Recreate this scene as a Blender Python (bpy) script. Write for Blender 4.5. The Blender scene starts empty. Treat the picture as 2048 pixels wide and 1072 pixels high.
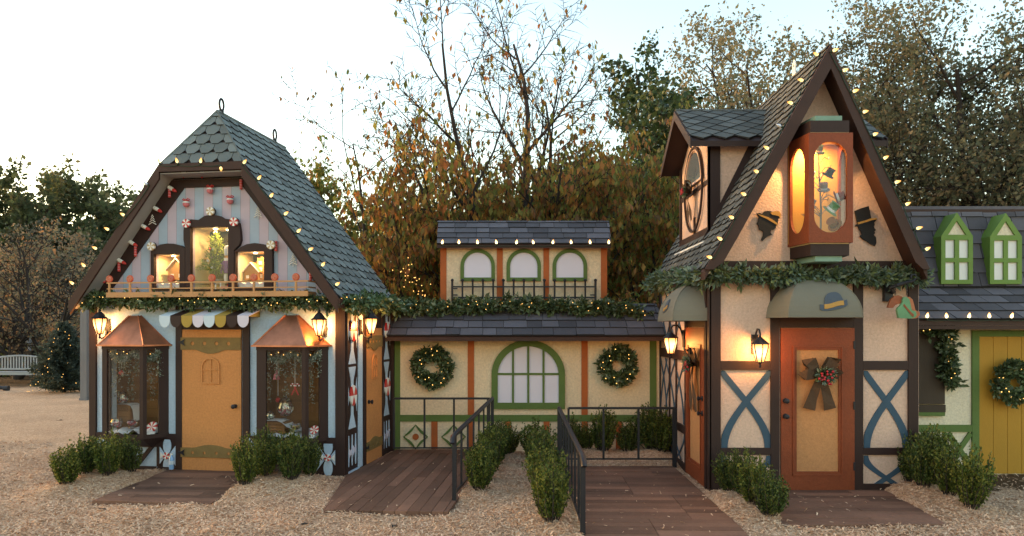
import bpy, bmesh, math, random
import numpy as np
from mathutils import Vector, Matrix, Quaternion
from mathutils.geometry import tessellate_polygon
PI = math.pi
DEBUG = False
rnd = random.Random(7)
SC = bpy.context.scene
COL = SC.collection
F, CX, CY, CH = 1400.0, 1024.0, 655.0, 2.03      # focal length and horizon of the photograph, camera height

# ---------------------------------------------------------------- frames
class Frame:
    """A building's own axes: u along the front, v into the depth, z up."""
    def __init__(s, ox, oy, deg):
        s.ox, s.oy, s.r = ox, oy, math.radians(deg)
        s.c, s.s = math.cos(s.r), math.sin(s.r)
    def w(s, u, v, z=0.0):
        return Vector((s.ox + u*s.c - v*s.s, s.oy + u*s.s + v*s.c, z))
    def f(s, px, py, v=0.0):
        a = (px-CX)/F
        t = (v - s.s*s.ox + s.c*s.oy)/(s.c - s.s*a)
        return (s.c*(t*a-s.ox) + s.s*(t-s.oy), CH + (CY-py)/F*t)
    def e(s, px, py, u=0.0):
        a = (px-CX)/F
        t = (u + s.c*s.ox + s.s*s.oy)/(s.c*a + s.s)
        return (-s.s*(t*a-s.ox) + s.c*(t-s.oy), CH + (CY-py)/F*t)
FL = Frame(-6.132, 10.153, -8.6)
FR = Frame(2.46, 8.68, 0)
FM = Frame(0, 11.6, 0)
FB = Frame(0, 9.7, 0)
def at(px, py, D):
    return Vector(((px-CX)/F*D, D, CH+(CY-py)/F*D))

# ---------------------------------------------------------------- materials
def nt(name):
    m = bpy.data.materials.new(name); m.use_nodes = True
    t = m.node_tree
    for n in list(t.nodes):
        t.nodes.remove(n)
    o = t.nodes.new('ShaderNodeOutputMaterial')
    return m, t, o
def N(t, k, **kw):
    n = t.nodes.new('ShaderNode'+k)
    for a, b in kw.items():
        setattr(n, a, b)
    return n
def math_(t, op, a, b, clamp=False):
    n = N(t, 'Math', operation=op); n.use_clamp = clamp
    for i, x in enumerate((a, b)):
        if hasattr(x, 'links') or hasattr(x, 'is_linked'):
            t.links.new(x, n.inputs[i])
        else:
            n.inputs[i].default_value = x
    return n.outputs[0]
def noise(t, scale, detail=4, rough=.6, stretch=None):
    tc = N(t, 'TexCoord'); n = N(t, 'TexNoise')
    n.inputs['Scale'].default_value = scale; n.inputs['Detail'].default_value = detail; n.inputs['Roughness'].default_value = rough
    if stretch:
        mp = N(t, 'Mapping'); mp.inputs['Scale'].default_value = stretch
        t.links.new(tc.outputs['Object'], mp.inputs[0]); t.links.new(mp.outputs[0], n.inputs['Vector'])
    else:
        t.links.new(tc.outputs['Object'], n.inputs['Vector'])
    return n.outputs['Fac']
def mat(name, col, rough=.65, var=.18, ns=6, bump=.25, bs=90, metal=0, island=0, spec=.3, stretch=None, fine=.0, emit=None, es=0):
    m, t, o = nt(name)
    b = N(t, 'BsdfPrincipled'); t.links.new(b.outputs[0], o.inputs[0])
    b.inputs['Roughness'].default_value = rough; b.inputs['Metallic'].default_value = metal
    b.inputs['Specular IOR Level'].default_value = spec
    v = math_(t, 'MULTIPLY_ADD', noise(t, ns, stretch=stretch), 2*var)
    v.node.inputs[2].default_value = 1-var
    if fine:
        v2 = math_(t, 'MULTIPLY_ADD', noise(t, bs*.75, 3, .75, stretch=stretch), 2*fine); v2.node.inputs[2].default_value = 1-fine
        v = math_(t, 'MULTIPLY', v, v2)
    if island:
        g = N(t, 'NewGeometry')
        w = math_(t, 'MULTIPLY_ADD', g.outputs['Random Per Island'], 2*island); w.node.inputs[2].default_value = 1-island
        v = math_(t, 'MULTIPLY', v, w)
    vm = N(t, 'VectorMath', operation='SCALE'); vm.inputs[0].default_value = col[:3]
    t.links.new(v, vm.inputs['Scale']); t.links.new(vm.outputs[0], b.inputs['Base Color'])
    if bump:
        bp = N(t, 'Bump'); bp.inputs['Strength'].default_value = bump; bp.inputs['Distance'].default_value = .01
        t.links.new(noise(t, bs, 3, stretch=stretch), bp.inputs['Height']); t.links.new(bp.outputs[0], b.inputs['Normal'])
    if emit:
        b.inputs['Emission Color'].default_value = (*emit, 1); b.inputs['Emission Strength'].default_value = es
    return m
def emis(name, col, s):
    m, t, o = nt(name); e = N(t, 'Emission'); e.inputs[0].default_value = (*col, 1); e.inputs[1].default_value = s
    t.links.new(e.outputs[0], o.inputs[0]); return m
def glow(name, stops, s, through=0):
    m, t, o = nt(name); tc = N(t, 'TexCoord'); sx = N(t, 'SeparateXYZ'); t.links.new(tc.outputs['Generated'], sx.inputs[0])
    r = N(t, 'ValToRGB'); el = r.color_ramp.elements
    while len(el) < len(stops): el.new(.5)
    for i, (p, c) in enumerate(stops): el[i].position = p; el[i].color = (*c, 1)
    t.links.new(sx.outputs[2], r.inputs[0]); e = N(t, 'Emission'); e.inputs[1].default_value = s; t.links.new(r.outputs[0], e.inputs[0])
    if through:
        tr = N(t, 'BsdfTransparent'); tr.inputs[0].default_value = (1, .86, .66, 1); mx = N(t, 'MixShader'); mx.inputs[0].default_value = 1-through
        t.links.new(tr.outputs[0], mx.inputs[1]); t.links.new(e.outputs[0], mx.inputs[2]); t.links.new(mx.outputs[0], o.inputs[0])
    else: t.links.new(e.outputs[0], o.inputs[0])
    return m
def glass(name, tint=(1, 1, 1), gl=.10, rough=.02, k=.6):
    m, t, o = nt(name)
    a = N(t, 'BsdfTransparent'); a.inputs[0].default_value = (*tint, 1)
    g = N(t, 'BsdfGlossy'); g.inputs['Roughness'].default_value = rough
    lw = N(t, 'LayerWeight'); lw.inputs[0].default_value = .35
    f = math_(t, 'MULTIPLY_ADD', lw.outputs['Fresnel'], k); f.node.inputs[2].default_value = gl
    mx = N(t, 'MixShader'); t.links.new(f, mx.inputs[0]); t.links.new(a.outputs[0], mx.inputs[1]); t.links.new(g.outputs[0], mx.inputs[2])
    t.links.new(mx.outputs[0], o.inputs[0]); return m
def leafmat(name, cols, tr=.35, rough=.55, spec=.25):
    m, t, o = nt(name)
    g = N(t, 'NewGeometry'); r = N(t, 'ValToRGB')
    el = r.color_ramp.elements; r.color_ramp.interpolation = 'CONSTANT'
    while len(el) < len(cols):
        el.new(.5)
    for i, c in enumerate(cols):
        el[i].position = i/len(cols); el[i].color = (*c, 1)
    t.links.new(g.outputs['Random Per Island'], r.inputs[0])
    v = math_(t, 'MULTIPLY_ADD', noise(t, 1.3, 3), .9); v.node.inputs[2].default_value = .55
    vm = N(t, 'VectorMath', operation='SCALE'); t.links.new(r.outputs[0], vm.inputs[0]); t.links.new(v, vm.inputs['Scale'])
    d = N(t, 'BsdfPrincipled'); d.inputs['Roughness'].default_value = rough; d.inputs['Specular IOR Level'].default_value = spec
    tl = N(t, 'BsdfTranslucent'); mx = N(t, 'MixShader'); mx.inputs[0].default_value = tr
    t.links.new(vm.outputs[0], d.inputs['Base Color']); t.links.new(vm.outputs[0], tl.inputs[0])
    t.links.new(d.outputs[0], mx.inputs[1]); t.links.new(tl.outputs[0], mx.inputs[2]); t.links.new(mx.outputs[0], o.inputs[0])
    return m
def stripes(name, cols, period, phase, axis=0, rough=.7, gap=.03, gapcol=(.12, .10, .12), bump=.2, bs=120):
    m, t, o = nt(name)
    b = N(t, 'BsdfPrincipled'); t.links.new(b.outputs[0], o.inputs[0]); b.inputs['Roughness'].default_value = rough
    tc = N(t, 'TexCoord'); sx = N(t, 'SeparateXYZ'); t.links.new(tc.outputs['Object'], sx.inputs[0])
    q = math_(t, 'ADD', sx.outputs[axis], -phase+period*len(cols)*50); q = math_(t, 'DIVIDE', q, period*len(cols)); q = math_(t, 'FRACT', q, 0)
    r = N(t, 'ValToRGB'); r.color_ramp.interpolation = 'CONSTANT'; el = r.color_ramp.elements
    k = len(cols)
    while len(el) < 2*k:
        el.new(.5)
    for i, c in enumerate(cols):
        el[2*i].position = i/k; el[2*i].color = (*c, 1)
        el[2*i+1].position = (i+1-gap)/k; el[2*i+1].color = (*gapcol, 1)
    t.links.new(q, r.inputs[0])
    v = math_(t, 'MULTIPLY_ADD', noise(t, 5), .3); v.node.inputs[2].default_value = .85
    vm = N(t, 'VectorMath', operation='SCALE'); t.links.new(r.outputs[0], vm.inputs[0]); t.links.new(v, vm.inputs['Scale'])
    t.links.new(vm.outputs[0], b.inputs['Base Color'])
    bp = N(t, 'Bump'); bp.inputs['Strength'].default_value = bump; bp.inputs['Distance'].default_value = .01
    t.links.new(noise(t, bs, 3), bp.inputs['Height']); t.links.new(bp.outputs[0], b.inputs['Normal'])
    return m
EM = 1.0
W = dict(
    cream=mat('cream stucco', (.72, .56, .385), .9, .16, 1.7, .9, 40, fine=.42),
    cream2=mat('pale stucco', (.70, .605, .46), .9, .15, 1.7, .9, 40, fine=.38),
    pink=mat('pinkish stucco', (.60, .405, .315), .9, .14, 1.6, .9, 42, fine=.36),
    blue=mat('light blue stucco', (.42, .52, .64), .9, .12, 2, .7, 46, fine=.28),
    brown=mat('dark brown timber', (.030, .0135, .0115), .6, .3, 5, .2, 60, stretch=(1, 1, .2)),
    brown2=mat('red brown timber', (.044, .0185, .0135), .6, .3, 5, .2, 60),
    soffit=mat('grey soffit board', (.30, .29, .29), .8, .12, 4),
    rust=mat('rust orange paint', (.205, .043, .0135), .55, .22, 3, .4, 46, fine=.3),
    tan=mat('tan door paint', (.52, .215, .07), .75, .13, 2.2, .6, 48, fine=.34),
    tan2=mat('pale tan rail paint', (.45, .23, .10), .6, .12, 4),
    icing=mat('olive icing band', (.20, .125, .042), .7, .3, 14, .4, 60),
    green=mat('green trim', (.10, .155, .04), .7, .2, 5, .35, 80, fine=.15),
    green2=mat('bright green trim', (.135, .225, .045), .6, .15, 5, .2, 80),
    orange=mat('orange trim', (.40, .10, .025), .7, .2, 6, .35, 80, fine=.18),
    navy=mat('slate blue paint', (.040, .075, .115), .7, .15, 6, .2, 90),
    iron=mat('black iron', (.018, .017, .022), .45, .2, 12, .1, 90),
    lav=mat('lavender white panel', (.68, .63, .74), .5, .05, 3, .03),
    white=mat('white paint', (.72, .71, .70), .6, .07, 5),
    cloth=mat('white cloth', (.75, .72, .70), .9, .08, 6, .3, 30),
    shgL=mat('slate blue shingle', (.145, .165, .168), .9, .2, 2.2, .5, 240, island=.3, fine=.25),
    shgM=mat('purple grey shingle', (.098, .09, .106), .9, .22, 2.5, .5, 240, island=.36, fine=.25),
    shgR=mat('charcoal shingle', (.10, .104, .102), .9, .2, 2.5, .5, 240, island=.3, fine=.25),
    olive=mat('olive awning cloth', (.172, .158, .126), .85, .12, 3, .2, 150, fine=.08),
    copper=mat('copper sheet', (.46, .185, .105), .42, .62, 5, .12, 12, metal=.85, spec=.5),
    wood=mat('crate wood', (.20, .095, .035), .8, .35, 5, .3, 40, island=.25, stretch=(.2, 1, 1)),
    deck=mat('deck plank', (.165, .084, .055), .8, .45, 1.3, .4, 40, island=.34, stretch=(1, 1, 1), fine=.3),
    bark=mat('grey bark', (.085, .066, .055), .95, .3, 7, .8, 30),
    bark2=mat('dark bark', (.040, .031, .028), .95, .3, 7, .6, 30),
    grey=mat('weathered grey wood', (.20, .185, .185), .85, .25, 6, .3, 50, stretch=(1, 1, .2)),
    red=mat('red candy', (.50, .035, .03), .35, .1, 8, .05),
    lolly=mat('lollipop orange red', (.50, .085, .04), .4, .1, 8, .05),
    lolly2=mat('lollipop pale swirl', (.62, .24, .15), .4, .1, 8, .05),
    candyw=mat('white candy', (.74, .72, .68), .4, .06, 8, .05),
    candyb=mat('butterscotch candy', (.46, .33, .18), .4, .1, 8, .05),
    black=mat('matt black board', (.012, .012, .014), .7, .1),
    gold=mat('ochre band', (.42, .22, .05), .6, .1),
    mint=mat('verdigris paint', (.19, .30, .24), .7, .2, 9, .2),
    boxin=mat('cream box lining', (.62, .50, .30), .8, .06, 3, .1),
    boxdk=mat('dark glass backing', (.020, .015, .009), .5, .5, 6, .1),
    ginger=mat('gingerbread', (.42, .19, .06), .8, .2, 12, .3, 60),
    jar=glass('jar glass', (.93, .93, .95), .12), pane=glass('window glass', (.97, .97, .97), .015, k=.22),
    must=mat('mustard cloth', (.36, .24, .05), .8, .1), pale=mat('pale blue cloth', (.50, .58, .66), .8, .08), lilac=mat('lilac cloth', (.58, .53, .62), .8, .08),
    burlap=mat('brown burlap', (.085, .048, .028), .95, .35, 40, .6, 200),
    berry=mat('red berry', (.38, .02, .03), .4, .2), teal=mat('teal paint', (.06, .22, .24), .5, .2), purple=mat('purple paint', (.16, .04, .22), .5, .2),
    water=mat('blue plastic', (.22, .38, .62), .15, .2, 20, .1, spec=.6), stone=mat('pale stone', (.42, .44, .50), .8, .2),
    yellow=mat('mustard door boards', (.40, .205, .022), .65, .12, 3, .3, 100, stretch=(1, 1, .3), fine=.1),
    shut=mat('grey brown shutter', (.058, .040, .028), .75, .25, 6, .3, 60, stretch=(1, 1, .2)),
    verd=mat('green hat enamel', (.11, .25, .13), .45, .35, 8, .15), terra=mat('terracotta hat', (.40, .13, .06), .5, .3, 9, .2), rustb=mat('russet hat', (.24, .065, .025), .5, .35, 14, .4),
    wire=mat('green wire', (.012, .03, .015), .5, .1), felt=mat('maroon felt', (.16, .012, .02), .9, .1), fur=mat('white fur', (.75, .75, .78), .95, .1, 20, .8, 60),
    bulb=glow('warm bulb', [(.30, (1, .80, .42)), (.62, (1, .62, .22)), (1, (.75, .25, .05))], .8), bulbw=glow('pale bulb', [(.25, (1, .80, .40)), (.55, (1, .60, .20)), (1, (.6, .24, .05))], .33), mini=emis('fairy light', (1, .50, .13), .55),
    lamp=glow('lantern glass', [(0, (.8, .25, .05)), (.35, (1, .66, .30)), (.7, (1, .58, .22)), (1, (.75, .24, .05))], .75, .5), spot=emis('puck light', (1, .78, .45), 3.0), dead=mat('unlit bulb', (.62, .66, .78), .2, .05, spec=.6),
    lspiral=mat('pink sugar', (.55, .16, .18), .5, .2, 30))
W.update(spotw=emis('warm puck light', (1, .74, .40), 3.0), edge=mat('shadow line shingle edge', (.026, .027, .030), .95, .1), slate=mat('slate hat emblem', (.07, .085, .11), .8, .1), tan3=mat('tan door panel', (.46, .21, .085), .75, .13, 2.2, .6, 48, fine=.32), honey=mat('honey lining', (.50, .27, .07), .7, .12, 5), silver=mat('silvered bench wood', (.36, .345, .34), .85, .2, 6, .2, 50))  # edge: darker tab sides put the shadow lines between shingles into the colour
for k in ('bulb', 'bulbw', 'mini', 'lamp', 'spot', 'spotw'): W[k].cycles.emission_sampling = 'NONE'     # faint glows: the lamps themselves are real lights
W['gablestripe'] = stripes('striped gable boards', [(.33, .40, .50), (.47, .385, .46)], .1395, FL.f(353.4, 450)[0], 0)

# ---------------------------------------------------------------- mesh builder
class MB:
    def __init__(s):
        s.v, s.f, s.m = [], [], []
    def add(s, vs, fs, mi=0):
        k = len(s.v); s.v += [tuple(p) for p in vs]
        for f in fs:
            s.f.append(tuple(i+k for i in f)); s.m.append(mi)
        return s
    def box(s, x0, x1, y0, y1, z0, z1, mi=0):
        vs = [(x, y, z) for z in (z0, z1) for y in (y0, y1) for x in (x0, x1)]
        return s.add(vs, [(0, 2, 3, 1), (4, 5, 7, 6), (0, 1, 5, 4), (2, 6, 7, 3), (0, 4, 6, 2), (1, 3, 7, 5)], mi)
    def hexa(s, lo, hi, mi=0):
        n = len(lo)
        return s.add(list(lo)+list(hi), [tuple(reversed(range(n))), tuple(range(n, 2*n))]+[(i, (i+1) % n, n+(i+1) % n, n+i) for i in range(n)], mi)
    def bar(s, p, q, w, h=None, up=(0, 0, 1), mi=0):
        p, q = Vector(p), Vector(q); h = h or w
        d = (q-p).normalized(); a = d.cross(Vector(up))
        if a.length < 1e-4:
            a = d.cross(Vector((1, 0, 0)))
        a.normalize(); b = a.cross(d)
        r = lambda c: [c+a*w/2*i+b*h/2*j for i, j in ((-1, -1), (1, -1), (1, 1), (-1, 1))]
        return s.hexa(r(p), r(q), mi)
    def tube(s, pts, r, n=6, mi=0, cap=True):
        pts = [Vector(p) for p in pts]; k = len(pts)
        rr = r if isinstance(r, (list, tuple)) else [r]*k
        vs = []; a = None
        for i, p in enumerate(pts):
            d = (pts[min(i+1, k-1)]-pts[max(i-1, 0)])
            if d.length < 1e-7: d = Vector((0, 0, 1))
            d.normalize()
            if a is None:
                a = d.orthogonal().normalized()
            else:
                a = (a-d*a.dot(d)); a = a.normalized() if a.length > 1e-5 else d.orthogonal().normalized()
            b = d.cross(a)
            vs += [p+(a*math.cos(2*PI*j/n)+b*math.sin(2*PI*j/n))*rr[i] for j in range(n)]
        fs = [(i*n+j, i*n+(j+1) % n, (i+1)*n+(j+1) % n, (i+1)*n+j) for i in range(k-1) for j in range(n)]
        if cap:
            fs += [tuple(reversed(range(n))), tuple(range((k-1)*n, k*n))]
        return s.add(vs, fs, mi)
    def lathe(s, prof, n=12, c=(0, 0, 0), mi=0, axis='z', ang=2*PI):
        vs = []; k = len(prof)
        for r, z in prof:
            for j in range(n):
                t = ang*j/n; p = (r*math.cos(t), r*math.sin(t), z)
                if axis == 'y': p = (p[0], -p[2], p[1])
                if axis == 'x': p = (p[2], p[0], p[1])
                vs.append((p[0]+c[0], p[1]+c[1], p[2]+c[2]))
        fs = [(i*n+j, i*n+(j+1) % n, (i+1)*n+(j+1) % n, (i+1)*n+j) for i in range(k-1) for j in range(n)]
        fs += [tuple(reversed(range(n))), tuple(range((k-1)*n, k*n))]
        return s.add(vs, fs, mi)
    def ball(s, c, r, n=10, m=6, sz=1, mi=0):
        return s.lathe([(max(1e-4, r*math.sin(PI*i/m)), -r*sz*math.cos(PI*i/m)) for i in range(m+1)], n, c, mi)
    def prism(s, poly, holes, fn, d0, d1, mi=0, smi=None):
        loops = [list(poly)]+[list(h) for h in holes]
        tri = tessellate_polygon([[Vector((p[0], p[1], 0)) for p in l] for l in loops])
        flat = [p for l in loops for p in l]; n = len(flat)
        vs = [fn(a, b, d0) for a, b in flat]+[fn(a, b, d1) for a, b in flat]
        s.add(vs, [tuple(t) for t in tri]+[tuple(i+n for i in reversed(t)) for t in tri], mi)
        k = 0; base = len(s.v)-2*n
        for l in loops:
            m = len(l)
            for i in range(m):
                s.f.append((base+k+i, base+k+(i+1) % m, base+n+k+(i+1) % m, base+n+k+i)); s.m.append(mi if smi is None else smi)
            k += m
        return s
    def build(s, name, mats, parent=None, smooth=False, off=None, fix=True, label=None):
        me = bpy.data.meshes.new(name)
        vs = s.v if off is None else [(x-off[0], y-off[1], z-off[2]) for x, y, z in s.v]
        me.from_pydata(vs, [], s.f)
        for m in (mats if isinstance(mats, (list, tuple)) else [mats]):
            me.materials.append(m)
        me.polygons.foreach_set('material_index', s.m)
        if fix:
            b = bmesh.new(); b.from_mesh(me); bmesh.ops.recalc_face_normals(b, faces=b.faces); b.to_mesh(me); b.free()
        if smooth:
            me.polygons.foreach_set('use_smooth', [True]*len(me.polygons))
        me.update()
        o = bpy.data.objects.new(name, me); COL.objects.link(o)
        if smooth and smooth != 'all':
            try:
                me.set_sharp_from_angle(angle=math.radians(40))
            except Exception:
                pass
        if parent: o.parent = parent
        if label: o['label'] = label
        return o
fr = lambda a, b, d: (a, d, b)          # a front plane: (u, z) at depth v
sd = lambda a, b, d: (d, a, b)          # a side plane: (v, z) at u
def rect(x0, x1, z0, z1):
    return [(x0, z0), (x1, z0), (x1, z1), (x0, z1)]
def arch(x0, x1, z0, z1, h, n=14):
    """Rectangle from z0 to z1-h with a half ellipse of height h on top."""
    c, w = (x0+x1)/2, (x1-x0)/2
    return [(x0, z0), (x1, z0)]+[(c+w*math.cos(PI*i/n), z1-h+h*math.sin(PI*i/n)) for i in range(n+1)]
def stadium(x0, x1, z0, z1, h, n=12):
    c, w = (x0+x1)/2, (x1-x0)/2
    return [(c+w*math.cos(PI*i/n), z1-h+h*math.sin(PI*i/n)) for i in range(n+1)]+[(c-w*math.cos(PI*i/n), z0+h-h*math.sin(PI*i/n)) for i in range(n+1)]
def disc(x, z, r, n=16, rx=None):
    return [(x+(rx or r)*math.cos(2*PI*i/n), z+r*math.sin(2*PI*i/n)) for i in range(n)]
def thing(name, label, cat, loc=(0, 0, 0), rz=0, group=None):
    o = bpy.data.objects.new(name, None); COL.objects.link(o); o.empty_display_size = .2
    o.location = loc; o.rotation_euler = (0, 0, rz); return tag(o, label, cat, group)
def tag(o, label=None, cat=None, group=None, kind=None):
    if label: o['label'] = label
    if cat: o['category'] = cat
    if group: o['group'] = group
    if kind: o['kind'] = kind
    return o
def lamp_light(name, parent, loc, energy, col, size, kind='AREA'):
    l = bpy.data.lights.new(name, kind); l.energy = energy; l.color = col
    if kind == 'AREA': l.shape = 'DISK'; l.size = size
    else: l.shadow_soft_size = size
    o = bpy.data.objects.new(name, l); COL.objects.link(o); o.parent = parent; o.location = loc; return o
def kids(o):
    return [c for c in COL.objects if c.parent == o]
def dup(root, loc, rz=None, label=None, group=None):
    ch = kids(root); r = root.copy(); COL.objects.link(r); r.location = loc
    if rz is not None: r.rotation_euler = (0, 0, rz)
    if label: r['label'] = label
    if group: r['group'] = group
    for c in ch:
        d = c.copy(); COL.objects.link(d); d.parent = r
        for g in kids(c):
            e = g.copy(); COL.objects.link(e); e.parent = d
    return r
def copyto(o, loc, rot=None, scale=None, parent=None):
    c = o.copy(); COL.objects.link(c); c.location = loc
    if rot is not None: c.rotation_euler = rot
    if scale is not None: c.scale = (scale,)*3 if not hasattr(scale, '__len__') else scale
    c.parent = parent; return c

# ---------------------------------------------------------------- shingles
def clip(poly, conv):
    for i in range(len(conv)):
        a, b = conv[i], conv[(i+1) % len(conv)]
        side = lambda p: (b[0]-a[0])*(p[1]-a[1])-(b[1]-a[1])*(p[0]-a[0])
        out = []
        for j in range(len(poly)):
            p, q = poly[j], poly[(j+1) % len(poly)]
            sp, sq = side(p), side(q)
            if sp >= 0: out.append(p)
            if sp*sq < 0:
                t = sp/(sp-sq); out.append((p[0]+(q[0]-p[0])*t, p[1]+(q[1]-p[1])*t))
        poly = out
        if len(poly) < 3: return []
    return poly
def shingle(mb, pts, ex, wd, style='rect', seed=1, lift=.016, mi=0):
    """Tabs in courses over the convex planar polygon pts (first edge = the eave, counter-clockwise seen from outside)."""
    r = random.Random(seed); P = [Vector(p) for p in pts]
    O = P[0]; eu = (P[1]-P[0]).normalized(); nn = None
    nn = eu.cross(P[2]-P[0]).normalized(); ev = nn.cross(eu)
    poly = [((p-O).dot(eu), (p-O).dot(ev)) for p in P]
    a0, a1 = min(p[0] for p in poly), max(p[0] for p in poly); b0, b1 = min(p[1] for p in poly), max(p[1] for p in poly)
    row = 0; b = b0
    while b < b1:
        a = a0-wd*(.5 if row % 2 else 1)-(r.random()*wd if style == 'rect' else 0)
        while a < a1:
            w = wd*r.uniform(.65, 1.35) if style == 'rect' else wd
            H = ex*1.12; g = .004
            db = r.uniform(-.008, .008) if style == 'rect' else 0
            if style == 'hex':
                t = [(a+g, b+ex*.42), (a+w*.27, b), (a+w*.73, b), (a+w-g, b+ex*.42), (a+w-g, b+H), (a+g, b+H)]
            elif style == 'diamond':
                H = ex*2; t = [(a+g, b+ex), (a+w/2, b), (a+w-g, b+ex), (a+w/2, b+H)]
            elif style == 'slant':
                t = [(a+g, b+db), (a+w-g, b+db), (a+w-g-.06, b+H), (a+g-.06, b+H)]
            else:
                t = [(a+g, b+db), (a+w-g, b+db), (a+w-g, b+H), (a+g, b+H)]
            t = clip(t, poly)
            if len(t) > 2:
                lf = lift*r.uniform(.8, 1.15)
                up = [O+eu*x+ev*y+nn*(.003+lf*max(.12, 1-(y-b)/H)) for x, y in t]
                lo = [O+eu*x+ev*y-nn*.004 for x, y in t]
                k = len(t)
                mb.add(up+lo, [tuple(range(k))], mi); mb.f += [tuple(q+len(mb.v)-2*k for q in (i, k+i, k+(i+1) % k, (i+1) % k)) for i in range(k)]; mb.m += [1]*k  # tab skirts get the second material, a painted shadow line
            a += w
        b += ex; row += 1
    return mb
def slab(mb, pts, th, mi=0, up=(0, 0, 1)):
    P = [Vector(p) for p in pts]; d = Vector(up)*th
    return mb.hexa([p-d for p in P], P, mi)

# ---------------------------------------------------------------- leaves
def leaves(name, C, Dr, L, wr, m, parent=None, seed=1, smooth=False, off=None):
    """One mesh of small kite-shaped leaves: C base points, Dr directions, L lengths."""
    g = np.random.default_rng(seed); C = np.asarray(C, float); Dr = np.asarray(Dr, float); n = len(C)
    if off is not None: C = C-np.asarray(off)
    Dr = Dr/np.maximum(1e-6, np.linalg.norm(Dr, axis=1, keepdims=True))
    S = np.cross(Dr, g.normal(size=(n, 3))); S /= np.maximum(1e-6, np.linalg.norm(S, axis=1, keepdims=True))
    Nn = np.cross(Dr, S); L = np.broadcast_to(np.asarray(L, float), (n,))[:, None]
    V = np.empty((n, 4, 3)); V[:, 0] = C; V[:, 2] = C+Dr*L
    mid = C+Dr*L*.48+Nn*L*.08; V[:, 1] = mid+S*L*wr; V[:, 3] = mid-S*L*wr
    me = bpy.data.meshes.new(name); me.vertices.add(4*n); me.vertices.foreach_set('co', V.reshape(-1))
    me.loops.add(4*n); me.loops.foreach_set('vertex_index', np.arange(4*n, dtype=np.int32))
    me.polygons.add(n); me.polygons.foreach_set('loop_start', np.arange(0, 4*n, 4, dtype=np.int32))
    me.materials.append(m); me.update(calc_edges=True)
    o = bpy.data.objects.new(name, me); COL.objects.link(o)
    if parent: o.parent = parent
    return o
def unit(a):
    return a/np.maximum(1e-9, np.linalg.norm(a))
def grow(g, p, d, L, r, lvl, P, out):
    n = P['seg'][lvl]; st = L/n; pts = [p]; rad = [r]
    for i in range(n):
        d = unit(d+g.normal(0, P['wig'], 3)+np.array((0, 0, P['up'][lvl])))
        p = p+d*st; pts.append(p); rad.append(r*(1-(1-P['taper'])*(i+1)/n))
    out.append((pts, rad, lvl))
    if lvl >= P['max']: return
    k = P['nch'][lvl]; t0 = P['t0'][lvl]; az = g.random()*6.28
    for j in range(k):
        t = t0+(1-t0)*(j+g.random()*.8)/k; x = min(n-1e-6, t*n); i = int(x); q = pts[i]+(pts[i+1]-pts[i])*(x-i)
        dd = unit(pts[i+1]-pts[i]); az += 2.4+g.normal(0, .4)
        a = np.cross(dd, (0.31, .2, .93)); a = unit(a); b = np.cross(dd, a)
        an = math.radians(P['ang'][lvl]*(1+g.normal(0, .18)))
        cd = unit(dd*math.cos(an)+(a*math.cos(az)+b*math.sin(az))*math.sin(an))
        cd = unit(cd*np.array(P.get('flat', (1, 1, 1))))
        grow(g, q, cd, L*P['lr'][lvl]*(1-.45*(t-t0)/(1-t0+1e-6))*(1+g.normal(0, .12)), max(P.get('rmin', .004), rad[i]*P['rr']), lvl+1, P, out)
def make_tree(name, label, loc, P, seed, lm, bm, group=None, trunk=None, lean=(0, 0, 1)):
    """A tree thing > trunk (with all its limbs), crown."""
    g = np.random.default_rng(seed); out = []
    for dirn, L, r in (trunk or [(lean, P['L'], P['r'])]):
        grow(g, np.zeros(3), unit(np.array(dirn, float)), L, r, 0, P, out)
    t = thing(name, label, 'tree', loc, 0, group)
    mb = MB()
    for pts, rad, lvl in out:
        if lvl <= P.get('tubelvl', 9):
            mb.tube([tuple(q) for q in pts], [float(x) for x in rad], (8, 6, 5, 4, 3, 3)[lvl], cap=False)
    if lm:
        mb.build('trunk', bm, t, smooth='all', fix=False)
    else:
        mb.build('trunk', bm, t, smooth='all', fix=False); return t
    C = []; D = []; dens = P['leaf']; keep = P.get('keep')
    for pts, rad, lvl in out:
        if lvl < P['max']-P.get('lb', 0): continue
        ln = sum(np.linalg.norm(pts[i+1]-pts[i]) for i in range(len(pts)-1))
        m = g.poisson(dens*ln*(1 if lvl == P['max'] else .5))
        if not m: continue
        A = np.array(pts); x = g.random(m)*(len(pts)-1.001); k = x.astype(int); q = A[k]+(A[k+1]-A[k])*(x-k)[:, None]
        if keep: q = q[g.random(m) < np.array([keep(v) for v in q])]
        m = len(q); r3 = g.normal(size=(m, 3)); r3 /= np.linalg.norm(r3, axis=1, keepdims=True)+1e-9
        C.append(q+g.normal(0, P['jit'], (m, 3))); D.append(r3*(1-P['droop'])+np.array((0, 0, -P['droop'])))
    if C:
        C = np.concatenate(C); D = np.concatenate(D)
        if DEBUG: print('TREE', name, len(C), [[round(CX+F*(x+loc[0])/(y+loc[1])) for x,y in ((np.percentile(C[:,0],p),0) for p in (3,50,97))], [round(CY-(z-CH)*F/loc[1]) for z in np.percentile(C[:,2],(3,50,97))]])
        leaves('crown', C, D, P['ls']*g.uniform(.45, 1.5, len(C)), P.get('wr', .26), lm, t, seed)
    return t
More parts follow.
